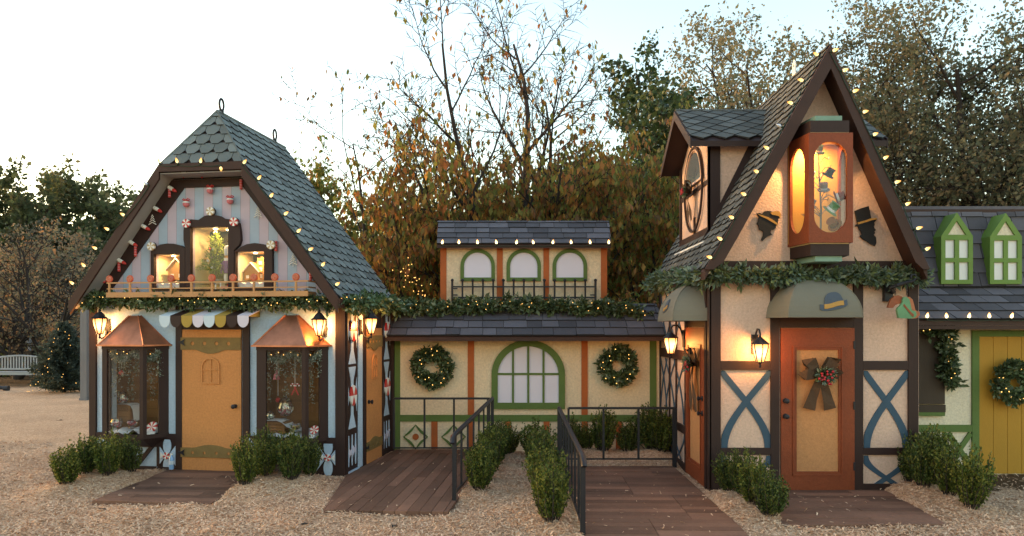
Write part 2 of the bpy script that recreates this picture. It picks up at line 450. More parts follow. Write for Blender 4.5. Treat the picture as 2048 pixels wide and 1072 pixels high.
# ================================================================ CANDY SHOP (big house with the striped gable)
def wthing(FRM, name, label, cat, u, v, z, group=None, turn=0):
    return thing(name, label, cat, FRM.w(u, v, z), FRM.r+turn, group)
HL = thing('candy_shop_house', 'playhouse with pink and blue striped gable, slate blue roof and copper bay windows', 'playhouse', FL.w(0, 0), FL.r)
LW, EZ, RZ, KS = 3.90, 2.42, 5.10, 1.3535
def lx(px, py=655, v=0): return FL.f(px, py, v)[0]
def lz(px, py, v=0): return FL.f(px, py, v)[1]
roofz = lambda u: EZ+(min(u, LW-u)+.03)*KS
def bayspec(pa, pb, pc, pe):
    d = .30
    u1, u2, u3 = lx(pa, 700, -d), lx(pb, 700, -d), lx(pc, 700)
    return dict(u0=u1-.12, u1=u1, u2=u2, u3=u3, d=d, z0=.50, z1=1.775, ap=(lx(pe[0], 632), lx(pe[1], 632), 2.20))
BAYS = [bayspec(204, 286, 338, (262, 283)), bayspec(513, 611, 657, (572, 598))]
# lower wall with openings behind the bays
mb = MB(); holes = [rect(b['u0']+.05, b['u3']-.05, b['z0']+.04, b['z1']-.03) for b in BAYS]
mb.prism(rect(.005, LW-.005, 0, 2.50), holes, fr, 0, .08)
mb.build('front_wall', W['blue'], HL)
mb = MB(); mb.prism(rect(.081, 1.95, 0, 2.50), [], sd, LW-.07, LW); mb.build('side_wall', W['brown'], HL)
mb = MB(); mb.prism(rect(.081, 1.95, 0, 2.50), [], sd, 0, .07); mb.box(0.08, LW-.08, 1.88, 1.95, 0, 2.5); mb.build('back_wall', W['brown'], HL)
# gable with three lit display openings
def zz(py, v=0, px=420): return lz(px, py, v)
DISP = [dict(a=lx(313), b=lx(364), z0=zz(576), z1=zz(508)), dict(a=lx(386), b=lx(461), z0=zz(579), z1=zz(455)), dict(a=lx(476), b=lx(532), z0=zz(577), z1=zz(505))]
hl, hr, zh = 1.34, 2.56, 4.27
mb = MB()
g0 = 2.505
mb.prism([(.09, g0), (LW-.09, g0), (hr+.0, zh-.14), (hl, zh-.14)], [rect(d['a'], d['b'], d['z0'], d['z1']) for d in DISP], fr, 0, .05)
mb.build('gable_wall', W['gablestripe'], HL)
mb = MB(); mb.prism([(.09, g0), (LW-.09, g0), (hr, zh-.14), (1.95, 4.86), (hl, zh-.14)], [], fr, 1.88, 1.93); mb.build('back_gable', W['brown'], HL)
# trim band along the gable rakes
mb = MB()
nb = .24
mb.prism([(.0, g0-.02), (.30, g0-.02), (hl+.17, zh-.26), (hl-.02, zh-.15)], [], fr, -.022, -.001)
mb.prism([(LW, g0-.02), (LW-.30, g0-.02), (hr-.17, zh-.26), (hr+.02, zh-.15)], [], fr, -.022, -.001)
mb.prism([(hl-.02, zh-.149), (hl+.17, zh-.262), (hr-.17, zh-.262), (hr+.02, zh-.149)], [], fr, -.022, -.001)
mb.build('gable_trim', W['brown'], HL)
# display boxes: surrounds, linings, puck lights
def surround(i, outline):
    d = DISP[i]; m = MB()
    m.prism(outline, [rect(d['a'], d['b'], d['z0'], d['z1'])], fr, -.06-(.004 if i == 1 else 0), -.003)
    return m
def cx(px, py): return FL.f(px, py, -.05)
o0 = [cx(302, 580), cx(370.5, 580), cx(370.5, 497), cx(362, 491), cx(348, 487.5), cx(335, 487), cx(322, 489), cx(310, 495), cx(302, 502)]
o1 = [cx(371.5, 581), cx(468.5, 581), cx(469, 500), cx(479, 490), cx(482, 480), cx(481, 462), cx(478, 446), cx(466, 439), cx(450, 438), cx(440, 432), cx(425, 429), cx(410, 432), cx(398, 440), cx(383, 439), cx(370, 445), cx(368, 462), cx(368, 480), cx(371.5, 498)]
o2 = [cx(469.5, 580), cx(545, 580), cx(545, 503), cx(541, 494), cx(528, 488.5), cx(510, 486), cx(494, 488.5), cx(484, 493), cx(470, 502)]
for i, o_ in enumerate((o0, o1, o2)):
    d = DISP[i]; a, b, z0, z1 = d['a'], d['b'], d['z0'], d['z1']; dep = .42
    ob = surround(i, o_).build('display_window', W['brown'], HL)
    m = MB()
    m.box(a-.02, a-.001, -.002, dep, z0-.02, z1+.02); m.box(b+.001, b+.02, -.002, dep, z0-.02, z1+.02)
    m.box(a, b, .0, dep, z1+.001, z1+.02); m.box(a, b, 0, dep, z0-.02, z0-.001)
    m.build('box_lining', W['boxin'], ob)
    m = MB(); m.box(a-.02, b+.02, dep, dep+.02, z0-.02, z1+.02); m.build('back_panel', W['boxdk'], ob)
    for k in range(2 if i == 1 else 1):
        m = MB(); m.lathe([(.0262, 0), (.026, .012)], 14, ((a+b)/2+(.0 if k == 0 else .12), .10+.13*k, z1-.014)); pk = m.build('puck_light', W['spot'], ob); lamp_light('puck_lamp', pk, ((a+b)/2+(.0 if k == 0 else .12), .10+.13*k, z1-.020), .75 if i != 1 else .8, (1, .62, .26), .05)
    m = MB(); m.box(a-.001, b+.001, -.012, -.008, z0-.001, z1+.001); m.build('glass_pane', W['pane'], ob)
# timbers of the front
m = MB(); TV = (-.035, .012)
def tim(m, pa, pb, z0, z1, mi=0, v0=TV[0]):
    m.box(lx(pa, 700, v0), lx(pb, 700, v0), v0, TV[1], z0, z1, mi)
tim(m, 178, 191, 0, 2.5); tim(m, 351, 363.5, 0, 2.5); tim(m, 484.5, 498, 0, 2.5); tim(m, 670.5, 690, 0, 2.5)
for a, b in ((191.1, 350.9), (498.1, 670.4)):
    m.box(lx(a, 700, -.03), lx(b, 700, -.03), -.03, .012, .44, .52)
m.box(lx(191.1, 880, -.03), lx(350.9, 880, -.03), -.03, .012, 0, .05)
tim(m, 313, 319, .0505, .4395, v0=-.032)
m.box(lx(319.2, 900, -.02), lx(350.9, 900, -.02), -.02, .012, .0505, .4395)
m.bar((lx(276, 930, -.03), -.02, .08), (lx(312, 885, -.03), -.02, .42), .05, .04, (0, 1, 0))
m.box(lx(498.1, 900, -.02), lx(670.4, 900, -.02), -.02, .012, 0, .4395)
m.box(lx(363.7, 700, -.03), lx(484.3, 700, -.03), -.03, .012, 2.004, 2.14)
m.build('timber_frame', W['brown'], HL)
# bays
for ib, b in enumerate(BAYS):
    u0, u1, u2, u3, d, z0, z1 = (b[k] for k in ('u0', 'u1', 'u2', 'u3', 'd', 'z0', 'z1'))
    pl = [(u0, 0), (u1, -d), (u2, -d), (u3, 0)]
    big = lambda k, e=.03: [(pl[0][0]-e, -.002), (pl[1][0]-e, -d-e), (pl[2][0]+e, -d-e), (pl[3][0]+e, -.002)]
    m = MB()
    m.hexa([(x, y, z0-.02) for x, y in big(0, .004)], [(x, y, z0+.035) for x, y in big(0, .004)])
    m.hexa([(x, y, z1-.05) for x, y in big(0, .004)], [(x, y, z1-.001) for x, y in big(0, .004)])
    # sloping corbel below
    lo = [(u0+.05, -.001, z0-.17), (u1+.06, -.05, z0-.17), (u2-.06, -.05, z0-.17), (u3-.05, -.001, z0-.17)]
    m.hexa(lo, [(x, y, z0-.021) for x, y in [(u0, -.001), (u1, -d), (u2, -d), (u3, -.001)]])
    zi0, zi1 = z0+.035, z1-.05
    # front corner posts and jambs (set just outside the panes)
    def post(x0, y0, x1, y1, t=.03):
        dx, dy = x1-x0, y1-y0; l = math.hypot(dx, dy); nx, ny = -dy/l*t, dx/l*t
        q = [(x0, y0), (x1, y1), (x1+nx, y1+ny), (x0+nx, y0+ny)]
        m.hexa([(x, y, zi0) for x, y in q], [(x, y, zi1) for x, y in q])
    wj = .075
    post(u1, -d, u1+wj+(.06 if ib else 0), -d); post(u2-.055, -d, u2, -d)
    e = ((u3-u2), d); el = math.hypot(*e); ex_, ey_ = e[0]/el, e[1]/el
    post(u2, -d, u2+ex_*.05, -d+ey_*.05); post(u3-ex_*.14, -ey_*.14, u3-ex_*.004, -ey_*.004)
    e2 = ((u1-u0), -d); l2 = math.hypot(*e2); fx, fy = e2[0]/l2, e2[1]/l2
    post(u0+fx*.004, fy*.004, u0+fx*.08, fy*.08); post(u1-fx*.06, -d-fy*.06, u1, -d)
    bay = m.build('bay_window', W['brown'], HL)
    m = MB(); inn = .016
    def pane(x0, y0, x1, y1):
        dx, dy = x1-x0, y1-y0; l = math.hypot(dx, dy); nx, ny = -dy/l, dx/l
        m.hexa([(x0+nx*inn, y0+ny*inn, zi0), (x1+nx*inn, y1+ny*inn, zi0), (x1+nx*(inn+.004), y1+ny*(inn+.004), zi0), (x0+nx*(inn+.004), y0+ny*(inn+.004), zi0)],
               [(x0+nx*inn, y0+ny*inn, zi1), (x1+nx*inn, y1+ny*inn, zi1), (x1+nx*(inn+.004), y1+ny*(inn+.004), zi1), (x0+nx*(inn+.004), y0+ny*(inn+.004), zi1)])
    pane(u1+.03, -d, u2-.03, -d); m.build('window_pane', W['pane'], bay)
    m = MB(); pane(u2+ex_*.03, -d+ey_*.03, u3-ex_*.03, -ey_*.03); m.build('window_pane', W['pane'], bay)
    # interior: floor, crate-board back
    m = MB(); bd = .38; a, c = u0+.051, u3-.051
    m.box(a, c, bd, bd+.02, z0+.035, z1)
    for k in range(9):
        zk = z0+.06+k*.135; m.box(a+.005, c-.005, bd-.014, bd-.002, zk, zk+.127)
    m.box(a-.015, a-.001, .082, bd, z0, z1); m.box(c+.001, c+.015, .082, bd, z0, z1)
    m.box(a, c, .0, bd, z0+.0, z0+.032); m.box(a, c, .082, bd, z1-.03, z1-.01)
    m.build('display_back', W['wood'], bay)
    # cloth heaped on the floor
    m = MB(); nx_, ny_ = 22, 12; vs = []
    for j in range(ny_):
        for i in range(nx_):
            x = a+.01+(c-a-.02)*i/(nx_-1); y = -d+.05+(bd+d-.08)*j/(ny_-1)
            if y < .0: x = min(max(x, u1+.03+(0-y)*-.1), u2-.02+(u3-u2)*(1+y/d)*.8)
            vs.append((x, y, z0+.052+.022*math.sin(i*1.1+j*.7)+.018*math.sin(i*.6-j*1.3)+.012*rnd.random()))
    m.add(vs, [(j*nx_+i, j*nx_+i+1, (j+1)*nx_+i+1, (j+1)*nx_+i) for j in range(ny_-1) for i in range(nx_-1)])
    m.build('floor_cloth', W['cloth'], bay, smooth='all', fix=False)
    # copper roof
    ea = big(0, .045); ze = z1+.0; A0, A1, az = b['ap']
    E = [(x, y, ze) for x, y in ea]; T0, T1 = (A0, -.002, az), (A1, -.002, az); Tf0, Tf1 = (A0+.01, -.05, az-.01), (A1-.01, -.05, az-.01)
    m = MB()
    m.add(E+[Tf0, Tf1, T0, T1], [(1, 2, 5, 4), (2, 3, 7, 5), (0, 1, 4, 6), (4, 5, 7, 6), (0, 3, 2, 1), (0, 6, 7, 3)])
    for i in range(4):
        p = E[i]; m.tube([(p[0], p[1]-.002, p[2]), ((Tf0, Tf0, Tf1, Tf1)[i][0], -.055, az)] if i in (1, 2) else [(p[0], p[1]-.012, p[2]), ((T0, 0, 0, T1)[i][0], -.012, az)], .009, 6)
    for i in range(3):
        m.bar((E[i][0], E[i][1], ze+.006), (E[i+1][0], E[i+1][1], ze+.006), .02, .022)
    m.build('copper_roof', W['copper'], bay)
# door of the front
def ginger_door(m0, fn, a, b, z1, kb):
    """slab with icing bands, small arched ornament and knob; fn maps (across, up, out)."""
    dr = MB().prism(rect(a, b, .012, z1), [], fn, -.012, .028).build('door', W['tan'], m0)
    w = b-a
    hx = lambda t: a+w*t
    n = 20
    top = [(hx(0), z1-.11), (hx(1), z1-.11)]+[(hx(1-i/n), z1-.285-(.055*max(0, math.sin((1-i/n-.27)*PI/.46)) if .27 < 1-i/n < .73 else 0)) for i in range(n+1)]
    bot = [(hx(i/n), .20) for i in (0, n)]+[(hx(1-i/n), .335+(.045*max(0, math.sin((1-i/n-.22)*PI/.56)) if .22 < 1-i/n < .78 else 0)) for i in range(n+1)]
    MB().prism(top, [disc(hx(t), z1-.195, .028, 10) for t in (.2, .4, .6, .8)], fn, .029, .040).build('icing_band', W['icing'], dr); mm = MB(); mm.prism(bot, [disc(hx(t), .265, .022, 10) for t in (.2, .4, .6, .8)], fn, .029, .040)
    mm.build('icing_band', W['icing'], dr)
    mm = MB(); zc = z1-.56; q = (.5 if kb > .5 else .5)
    xa, xb = hx(q)-.155*w, hx(q)+.155*w
    mm.prism(arch(xa, xb, zc-.20, zc+.17, .13), [arch(xa+.022, xb-.022, zc-.178, zc+.148, .11)], fn, .029, .046)
    mm.prism(rect((xa+xb)/2-.011, (xa+xb)/2+.011, zc-.177, zc+.147), [], fn, .029, .043); mm.prism(rect(xa+.023, xb-.023, zc-.011, zc+.011), [], fn, .029, .0435)
    mm.build('window_ornament', W['tan'], dr)
    c = fn(hx(kb), .93, .028); e1 = fn(hx(kb), .93, .05); e2 = fn(hx(kb), .93, .105)
    mm = MB().tube([c, e1, e1], [.03, .03, .012], 10); mm.tube([e1, [x+(y-x)*.35 for x, y in zip(e1, e2)], [x+(y-x)*.5 for x, y in zip(e1, e2)], [x+(y-x)*.85 for x, y in zip(e1, e2)], e2], [.010, .012, .03, .032, .012], 10)
    mm.build('door_knob', W['iron'], dr)
    for zq in (z1-.18, .265):
        mm = MB()
        for k in (-1, 1):
            mm.add([fn(hx(0)-.02, zq, .052), fn(hx(0)+.075, zq+k*.05, .052), fn(hx(0)+.055, zq, .052)], [(0, 1, 2)])
        mm.prism(rect(hx(0)-.03, hx(0)+.03, zq-.016, zq+.016), [], fn, .041, .054); mm.build('hinge', W['iron'], dr)
    return dr
ginger_door(HL, lambda a, b, d: (a, -d, b), lx(364.5, 800), lx(484, 800), 2.0, .91)
# side face: door, stripes, posts and painted candies
sv = lambda px: FL.e(px, 800, LW)[0]
sfn = lambda a, b, d: (LW+d, a, b)
m = MB()
for pa, pb in ((724, 728.5), (760.5, 763.5)):
    m.prism(rect(sv(pa), sv(pb), 0, 2.5), [], sfn, -.002, .035)
m.prism(rect(.0, sv(692.5), 0, 2.5), [], sfn, -.002, .03); m.prism(rect(sv(785.5)-.03, 1.95, 0, 2.5), [], sfn, -.002, .04)
m.prism(rect(sv(729), sv(760), 2.03, 2.5), [], sfn, -.002, .02)
m.build('side_timber', W['brown'], HL)
m = MB().prism(rect(sv(715.5), sv(723.8), .02, 2.5), [], sfn, -.002, .012); m.prism(rect(.0+.03, sv(715), .0, .035), [], sfn, -.002, .035); m.build('pale_stripe', W['blue'], HL)
ginger_door(HL, sfn, sv(729), sv(760.2), 2.02, .12)
def candy_column(v0, v1):
    vc, w = (v0+v1)/2, v1-v0
    m = MB()
    for zb, zt in ((.62, 1.48), (1.52, 2.38)):
        zm = (zb+zt)/2+.03; h = zt-zb
        for s in (1, -1):
            ze = zt if s > 0 else zb
            m.prism([(vc-w*.34, ze), (vc+w*.34, ze), (vc+w*.12, ze-s*h*.22), (vc+w*.10, zm+s*.13), (vc-w*.10, zm+s*.13), (vc-w*.12, ze-s*h*.22)], [], sfn, .0, .006)
        for k in (-1, 1):
            m.prism([(vc+k*w*.44, zm+.28*h), (vc+k*w*.44, zm-.28*h), (vc+k*w*.30, zm-.04), (vc+k*w*.30, zm+.04)], [], sfn, .0, .006)
    for k in (-.32, 0, .32):
        m.prism([(vc+k*w-.012, .10), (vc+k*w+.012, .10), (vc+k*w+.03, .27), (vc+k*w+.014, .53), (vc+k*w-.014, .53), (vc+k*w-.03, .27)], [], sfn, .0, .006)
    m.build('painted_panel', W['blue'], HL)
    for zm in (1.08, 1.98):
        m = MB(); n = 12; r_ = .145; ry = .12
        for i in range(n):
            a0, a1 = 2*PI*i/n, 2*PI*(i+1)/n
            m.prism([(vc, zm), (vc+ry*math.cos(a0), zm+r_*math.sin(a0)), (vc+ry*math.cos(a1), zm+r_*math.sin(a1))], [], sfn, .006, .03, i//2 % 2)
        m.build('painted_peppermint', [W['red'], W['candyw']], HL)
    m = MB()
    for k in (-.18, .18):
        zc = .29+(.02 if k > 0 else -.0)
        m.prism([(vc+k*w-.06, zc+.07), (vc+k*w, zc+.02), (vc+k*w+.06, zc+.07), (vc+k*w+.05, zc), (vc+k*w+.06, zc-.07), (vc+k*w, zc-.02), (vc+k*w-.06, zc-.07), (vc+k*w-.05, zc)], [], sfn, .006, .014)
    m.build('painted_sweet', W['lilac'], HL)
candy_column(sv(693), sv(714.5)); candy_column(sv(764.5), sv(780.5))
# petal flowers with a wrapped sweet at the foot of the front
def petal_flower(px, py, sc=1):
    u, z = FL.f(px, py, -.03); fv = lambda a, b, d: (a, -.021-d, b)
    m = MB()
    for k in (-1, 1):
        m.prism(disc(u, z+k*.145*sc, .12*sc, 16, .066*sc), [], fv, .0, .008)
        m.prism([(u+k*.02, z), (u+k*.17*sc, z+.19*sc), (u+k*.18*sc, z+.02*sc), (u+k*.17*sc, z-.19*sc)], [], fv, .002, .0095)
    o = m.build('petal_panel', W['blue'], HL)
    m = MB()
    for k in range(8):
        a0, a1 = 2*PI*k/8, 2*PI*(k+1)/8; r_ = .05
        m.prism([(u, z), (u+r_*math.cos(a0), z+r_*math.sin(a0)), (u+r_*math.cos(a1), z+r_*math.sin(a1))], [], fv, .011, .032, k % 2)
    for k in (-1, 1):
        m.prism([(u+k*.045, z), (u+k*.10, z+.05), (u+k*.095, z), (u+k*.10, z-.05)], [], fv, .011, .022, 1)
    m.build('sweet', [W['red'], W['candyw']], o)
petal_flower(334, 911, .95); petal_flower(656, 915); petal_flower(516, 896, .95)
# awning of seven scallops
m = MB(); ua, ub = lx(319, 655, -.30), lx(498, 655, -.30); za, zt = lz(400, 633, -.30), lz(400, 620, -.02); n = 8
for i in range(n):
    a, b = ua+(ub-ua)*i/n, ua+(ub-ua)*(i+1)/n; mi = (0, 1, 2, 3, 0, 2, 1, 3)[i]
    sh = .035
    m.hexa([(a+sh, -.004, zt), (b+sh, -.004, zt), (b, -.30, za), (a, -.30, za)], [(a+sh, -.004, zt+.012), (b+sh, -.004, zt+.012), (b, -.31, za+.012), (a, -.31, za+.012)], mi)
    c, w = (a+b)/2, (b-a)/2-.002; hz = lz(400, 655, -.30)
    m.prism([(c-w, za+.010), (c+w, za+.010)]+[(c+w*math.cos(PI*k/8), za-.05-(za-.05-hz)*math.sin(PI*k/8)) for k in range(9)], [], fr, -.309, -.303, mi)
m.prism([(0, 0), (-.30, 0), (0, zt-za)], [], lambda a, b, d: (d, a-.004, za+b-.004), ub-.01, ub, 2)
m.build('scalloped_awning', [W['pale'], W['brown'], W['must'], W['lilac']], HL)
# roof: solid decks, fascia, soffit, shingles
ZB = 2.15; v0 = -.30
RS = [(LW+.03, v0, EZ), (LW+.03, ZB, EZ), (1.95, ZB, RZ), (1.95, .10, RZ), (hr, v0, zh)]
LS = [(-.03, ZB, EZ), (-.03, v0, EZ), (hl, v0, zh), (1.95, .10, RZ), (1.95, ZB, RZ)]
HF = [(hl, v0, zh), (hr, v0, zh), (1.95, .10, RZ)]
m = MB()
for P in (RS, LS, HF): slab(m, [(x, y, z-.02) for x, y, z in P], .085)
m.build('roof_deck', W['brown'], HL)
m = MB(); shingle(m, RS, .152, .24, 'hex', 3, .020); shingle(m, LS, .152, .24, 'hex', 4, .020); shingle(m, HF, .165, .21, 'hex', 5, .020)
m.tube([(1.95, .09, RZ+.01), (1.95, ZB, RZ+.01)], .022, 6); m.tube([(hl-.01, v0, zh+.005), (1.95, .09, RZ+.01)], .016, 6); m.tube([(hr+.01, v0, zh+.005), (1.95, .09, RZ+.01)], .016, 6)
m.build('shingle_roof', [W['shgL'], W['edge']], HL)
m = MB()
def fascia(u0, z0, u1, z1, h=.20):
    m.prism([(u0, z0-h), (u1, z1-h), (u1, z1+.005), (u0, z0+.005)], [], fr, v0-.035, v0-.001)
fascia(-.03, EZ, hl, zh); fascia(hr, zh, LW+.03, EZ); 
m.prism(rect(hl, hr, zh-.10, zh+.005), [], fr, v0-.035, v0-.001)
m.box(LW+.031, LW+.055, v0-.03, ZB, EZ-.13, EZ-.005); m.box(-.055, -.031, v0-.03, ZB, EZ-.13, EZ-.005)
m.build('fascia', W['brown2'], HL)
m = MB()
t = .112
m.hexa([(-.02, v0, EZ-t-.012), (-.02, -.002, EZ-t-.012), (hl, -.002, zh-t-.012), (hl, v0, zh-t-.012)], [(-.02, v0, EZ-t), (-.02, -.002, EZ-t), (hl, -.002, zh-t), (hl, v0, zh-t)])
m.hexa([(LW+.02, v0, EZ-t-.012), (LW+.02, -.002, EZ-t-.012), (hr, -.002, zh-t-.012), (hr, v0, zh-t-.012)], [(LW+.02, v0, EZ-t), (LW+.02, -.002, EZ-t), (hr, -.002, zh-t), (hr, v0, zh-t)])
m.box(hl+.001, hr-.001, v0, -.002, zh-t-.012, zh-t)
m.build('soffit', W['soffit'], HL)
for vv in (.20, 1.78):
    m = MB(); c = Vector((1.95, vv, RZ+.13))
    m.tube([c+Vector((.0, .055*math.cos(2*PI*k/16), .085*math.sin(2*PI*k/16))) for k in range(17)], .016, 6); m.box(1.93, 1.97, vv-.03, vv+.03, RZ, RZ+.06)
    m.build('lifting_ring', W['iron'], HL)
# lollipop railing below the display windows
m = MB(); bv = -.26
ba, bb = lx(214, 590, bv), lx(617, 590, bv); bz0, bz1 = lz(415, 593, bv), lz(415, 584, bv); rz_ = lz(415, 564, bv)
m.box(ba, bb, bv-.012, -.03, bz0, bz1); m.box(ba, bb, bv-.02, bv-.0125, bz0-.005, bz1+.005)
rl = m.build('lollipop_railing', W['tan2'], HL)
m = MB(); m.box(ba, bb, bv-.010, bv+.010, rz_-.010, rz_+.010); m.box(ba, bb, bv-.006, bv+.006, (rz_+bz1)/2-.02, (rz_+bz1)/2-.006)
for zq in (rz_, (rz_+bz1)/2-.012): m.box(bb-.02, bb, bv+.011, -.03, zq-.009, zq+.009)
m.build('rail', W['tan2'], rl)
for px in (219, 260, 301, 342, 383, 424, 466, 508, 550, 592):
    u = lx(px, 575, bv)
    MB().box(u-.013, u+.013, bv-.011, bv+.011, bz1, rz_+.01).build('post', W['tan2'], rl)
    m = MB(); zc = rz_+.055; r_ = .052
    m.lathe([(r_*.9, -.012), (r_, -.006), (r_, .006), (r_*.9, .012)], 16, (u, bv-.002, zc), 0, 'y')
    m.tube([(u+(.006+.036*k/26)*math.cos(k*.62), bv-.016, zc+(.006+.036*k/26)*math.sin(k*.62)) for k in range(27)], .0045, 4, 1)
    m.build('lollipop', [W['lolly'], W['lolly2']], rl)
# ---------------- things hung on the gable
def pinwheel(px, py, r_, c, label, vv=-.062):
    u, z = FL.f(px, py, vv); t = wthing(FL, 'peppermint_candy', label, 'candy', u, vv, z, 'candies fixed to the striped gable')
    m = MB(); n = 10
    for i in range(n):
        k = 4; a0, a1 = 2*PI*i/n, 2*PI*(i+1)/n
        for j in range(k):
            b0, b1 = a0+(a1-a0)*j/k, a0+(a1-a0)*(j+1)/k
            m.prism([(0, 0), (r_*math.cos(b0), r_*math.sin(b0)), (r_*math.cos(b1), r_*math.sin(b1))], [], lambda a, b, d: (a, -d, b), .0, .03, i % 2)
    m.build('sweet', [c, W['candyw']], t)
    MB().lathe([(r_*1.02, 0), (r_*1.08, -.008), (r_*1.02, -.012)], 20, (0, .012, 0), 0, 'y').build('backing', W['brown'], t)
pinwheel(374, 447, .060, W['red'], 'red and white pinwheel candy on the centre window, toward the dark gable trim')
pinwheel(469, 444, .060, W['red'], 'red and white pinwheel candy on the centre window, toward the slate roof slope')
pinwheel(422, 423, .058, W['candyb'], 'cream and butterscotch pinwheel candy topping the centre window arch')
pinwheel(304, 493, .058, W['candyb'], 'cream pinwheel candy on the arch of the window with the big gingerbread house')
pinwheel(543, 490, .060, W['candyb'], 'cream pinwheel candy beside a red stick on the arch of the small gingerbread window')
def bauble(px, py, label):
    vv = -.05; u, z = FL.f(px, py, vv); t = wthing(FL, 'candy_ornament', label, 'ornament', u, vv, z, 'red and white ball ornaments on the gable')
    m = MB(); m.ball((0, 0, -.015), .045, 12, 8, 1, 0); m.m = [1 if min(m.v[k][2] for k in f) > -.012 else 0 for f in m.f]; m.build('ball', [W['lspiral'], W['candyw']], t, True)
    m = MB().lathe([(.0457, .008), (.0457, .018), (.035, .03)], 14, (0, 0, -.01)); m.build('white_band', W['candyw'], t)
    m = MB()
    for k in (-1, 1):
        m.tube([(0, 0, .035), (k*.03, -.01, .06), (k*.055, 0, .05), (k*.035, .01, .035), (0, 0, .035)], .008, 5)
    m.build('ribbon_bow', W['red'], t)
bauble(372, 406, 'ball ornament with red bow, lowest one, above the far end of the centre window')
bauble(420, 379, 'ball ornament with red bow, highest of the three on the striped gable')
bauble(460, 400, 'ball ornament with red bow, on the striped gable closest to the slate roof slope')
def stick(px, py, label, ln=.14, mt=None):
    vv = -.035; u, z = FL.f(px, py, vv); t = wthing(FL, 'candy_stick', label, 'candy', u, vv, z, 'striped candy sticks on the gable')
    m = MB(); n = 8
    for i in range(n):
        m.lathe([(.02, -ln/2+ln*i/n), (.02, -ln/2+ln*(i+1)/n)], 8, (0, 0, 0), i % 2)
    m.build('stick', [W['red'], W['lspiral'] if i % 3 else W['candyw']], t)
def tinytree(px, py, label):
    vv = -.02; u, z = FL.f(px, py, vv); t = wthing(FL, 'icing_tree', label, 'ornament', u, vv, z, 'white icing trees on the gable')
    m = MB()
    for k in range(4):
        w = .018+.014*k; zk = .06-.035*k
        m.tube([(-w, 0, zk-.02), (0, -.006, zk+.012), (w, 0, zk-.02)], .0065, 5)
    m.build('icing_branch', W['candyw'], t); MB().tube([(0, .004, -.09), (0, .004, .09)], .005, 5).build('icing_stem', W['candyw'], t)
def hangbulb(px, py, label, ang):
    vv = -.05; u, z = FL.f(px, py, vv); t = wthing(FL, 'hanging_bulb', label, 'light bulb', u, vv, z, 'unlit red and white bulbs along the gable trim')
    a = math.radians(ang); d = Vector((math.sin(a), 0, -math.cos(a)))
    MB().tube([d*-.06, d*-.02, d*.02], [.026, .028, .025], 8).build('cap', W['candyw'], t)
    MB().tube([d*.021, d*.05, d*.08], [.025, .022, .008], 8).build('tip', W['red'], t)
for i, (px, py) in enumerate(((339, 385), (271, 503), (208, 556), (238, 533), (482, 369), (552, 492), (621, 552))):
    stick(px, py, ('short striped candy stick at the upper end of the dark gable trim', 'candy stick hanging low beside the dark gable trim over the blue boards', 'candy stick at the very bottom of the dark trim behind the first lollipop',
        'candy stick hanging under a bulb near the bottom of the dark trim', 'red candy stick under the slate roof near the hipped top', 'red candy stick beside the cream pinwheel on the small gingerbread window', 'red candy stick low on the gable behind the last lollipop')[i])
for i, (px, py) in enumerate(((305, 440), (218, 462), (516, 425), (586, 520))):
    if i != 1: tinytree(px, py, ('white icing tree on the dark trim of the gable', '', 'white icing tree high on the stripes beside the slate roof slope', 'white icing tree low on the stripes above the last lollipops')[i])
for i, (px, py, an) in enumerate(((367, 345, 0), (404, 345, 0), (344, 378, 60), (315, 419, 62), (291, 455, 62), (266, 487, 62), (243, 523, 62))):
    hangbulb(px, py, ('unlit red tipped bulb under the hip, first of the pair', 'unlit red tipped bulb under the hip beside the lit one', 'red tipped bulb on the dark trim, nearest the hip', 'red tipped bulb on the dark trim, second down from the hip', 'red tipped bulb on the dark trim, third down from the hip',
        'red tipped bulb on the dark trim, fourth down from the hip', 'red tipped bulb on the dark trim, lowest of the row')[i], an)
# ---------------- inside the lit display windows
def dw(i, t, dep, h=0):
    d = DISP[i]; return Vector((d['a']+(d['b']-d['a'])*t, dep, d['z0']+h))
def ginger_house(i, t, dep, w, h, label, tall=False, h0=.10):
    p = dw(i, t, dep, h0); T = thing('gingerbread_house', label, 'gingerbread house', FL.w(*p), FL.r)
    dd = w*.5; m = MB()
    m.prism([(-w/2, 0), (w/2, 0), (w/2, h*.55), (0, h), (-w/2, h*.55)] if not tall else [(-w/2, 0), (w/2, 0), (w/2, h), (w*.3, h), (w*.3, h*1.05), (w*.1, h*1.05), (w*.1, h), (-w*.1, h), (-w*.1, h*1.05), (-w*.3, h*1.05), (-w*.3, h), (-w/2, h)], [], fr, -dd/2, dd/2)
    m.build('wall', W['ginger'], T)
    m = MB()
    if not tall:
        for k in (-1, 1):
            m.bar((k*w*.62, -dd*.0, h*.46), (0, -dd*.0, h*1.04), dd*1.3, .02, (0, 0, 1))
            m.tube([(k*w*.62, -dd*.66, h*.46), (0, -dd*.66, h*1.04)], .010, 5, 1)
        m.build('roof', [W['ginger'], W['candyw']], T)
    for a in ((-.25, .25) if not tall else (-.3, 0, .3)):
        for zq in ((.2,) if not tall else (.2, .5, .78)):
            x = a*w; z = zq*h; q = w*.10
            MB().box(x-q, x+q, -dd/2-.006, -dd/2-.001, z-q, z+q).build('icing_window', W['candyw'], T)
ginger_house(0, .55, .20, .26, .30, 'brown gingerbread house with icing windows in the far lit gable window', h0=.13)
ginger_house(2, .30, .18, .21, .24, 'small A shaped gingerbread house with white icing edge in the lit gable window', h0=.12)
ginger_house(2, .74, .27, .27, .32, 'tall golden gingerbread tower behind the small gingerbread house', True, .12)
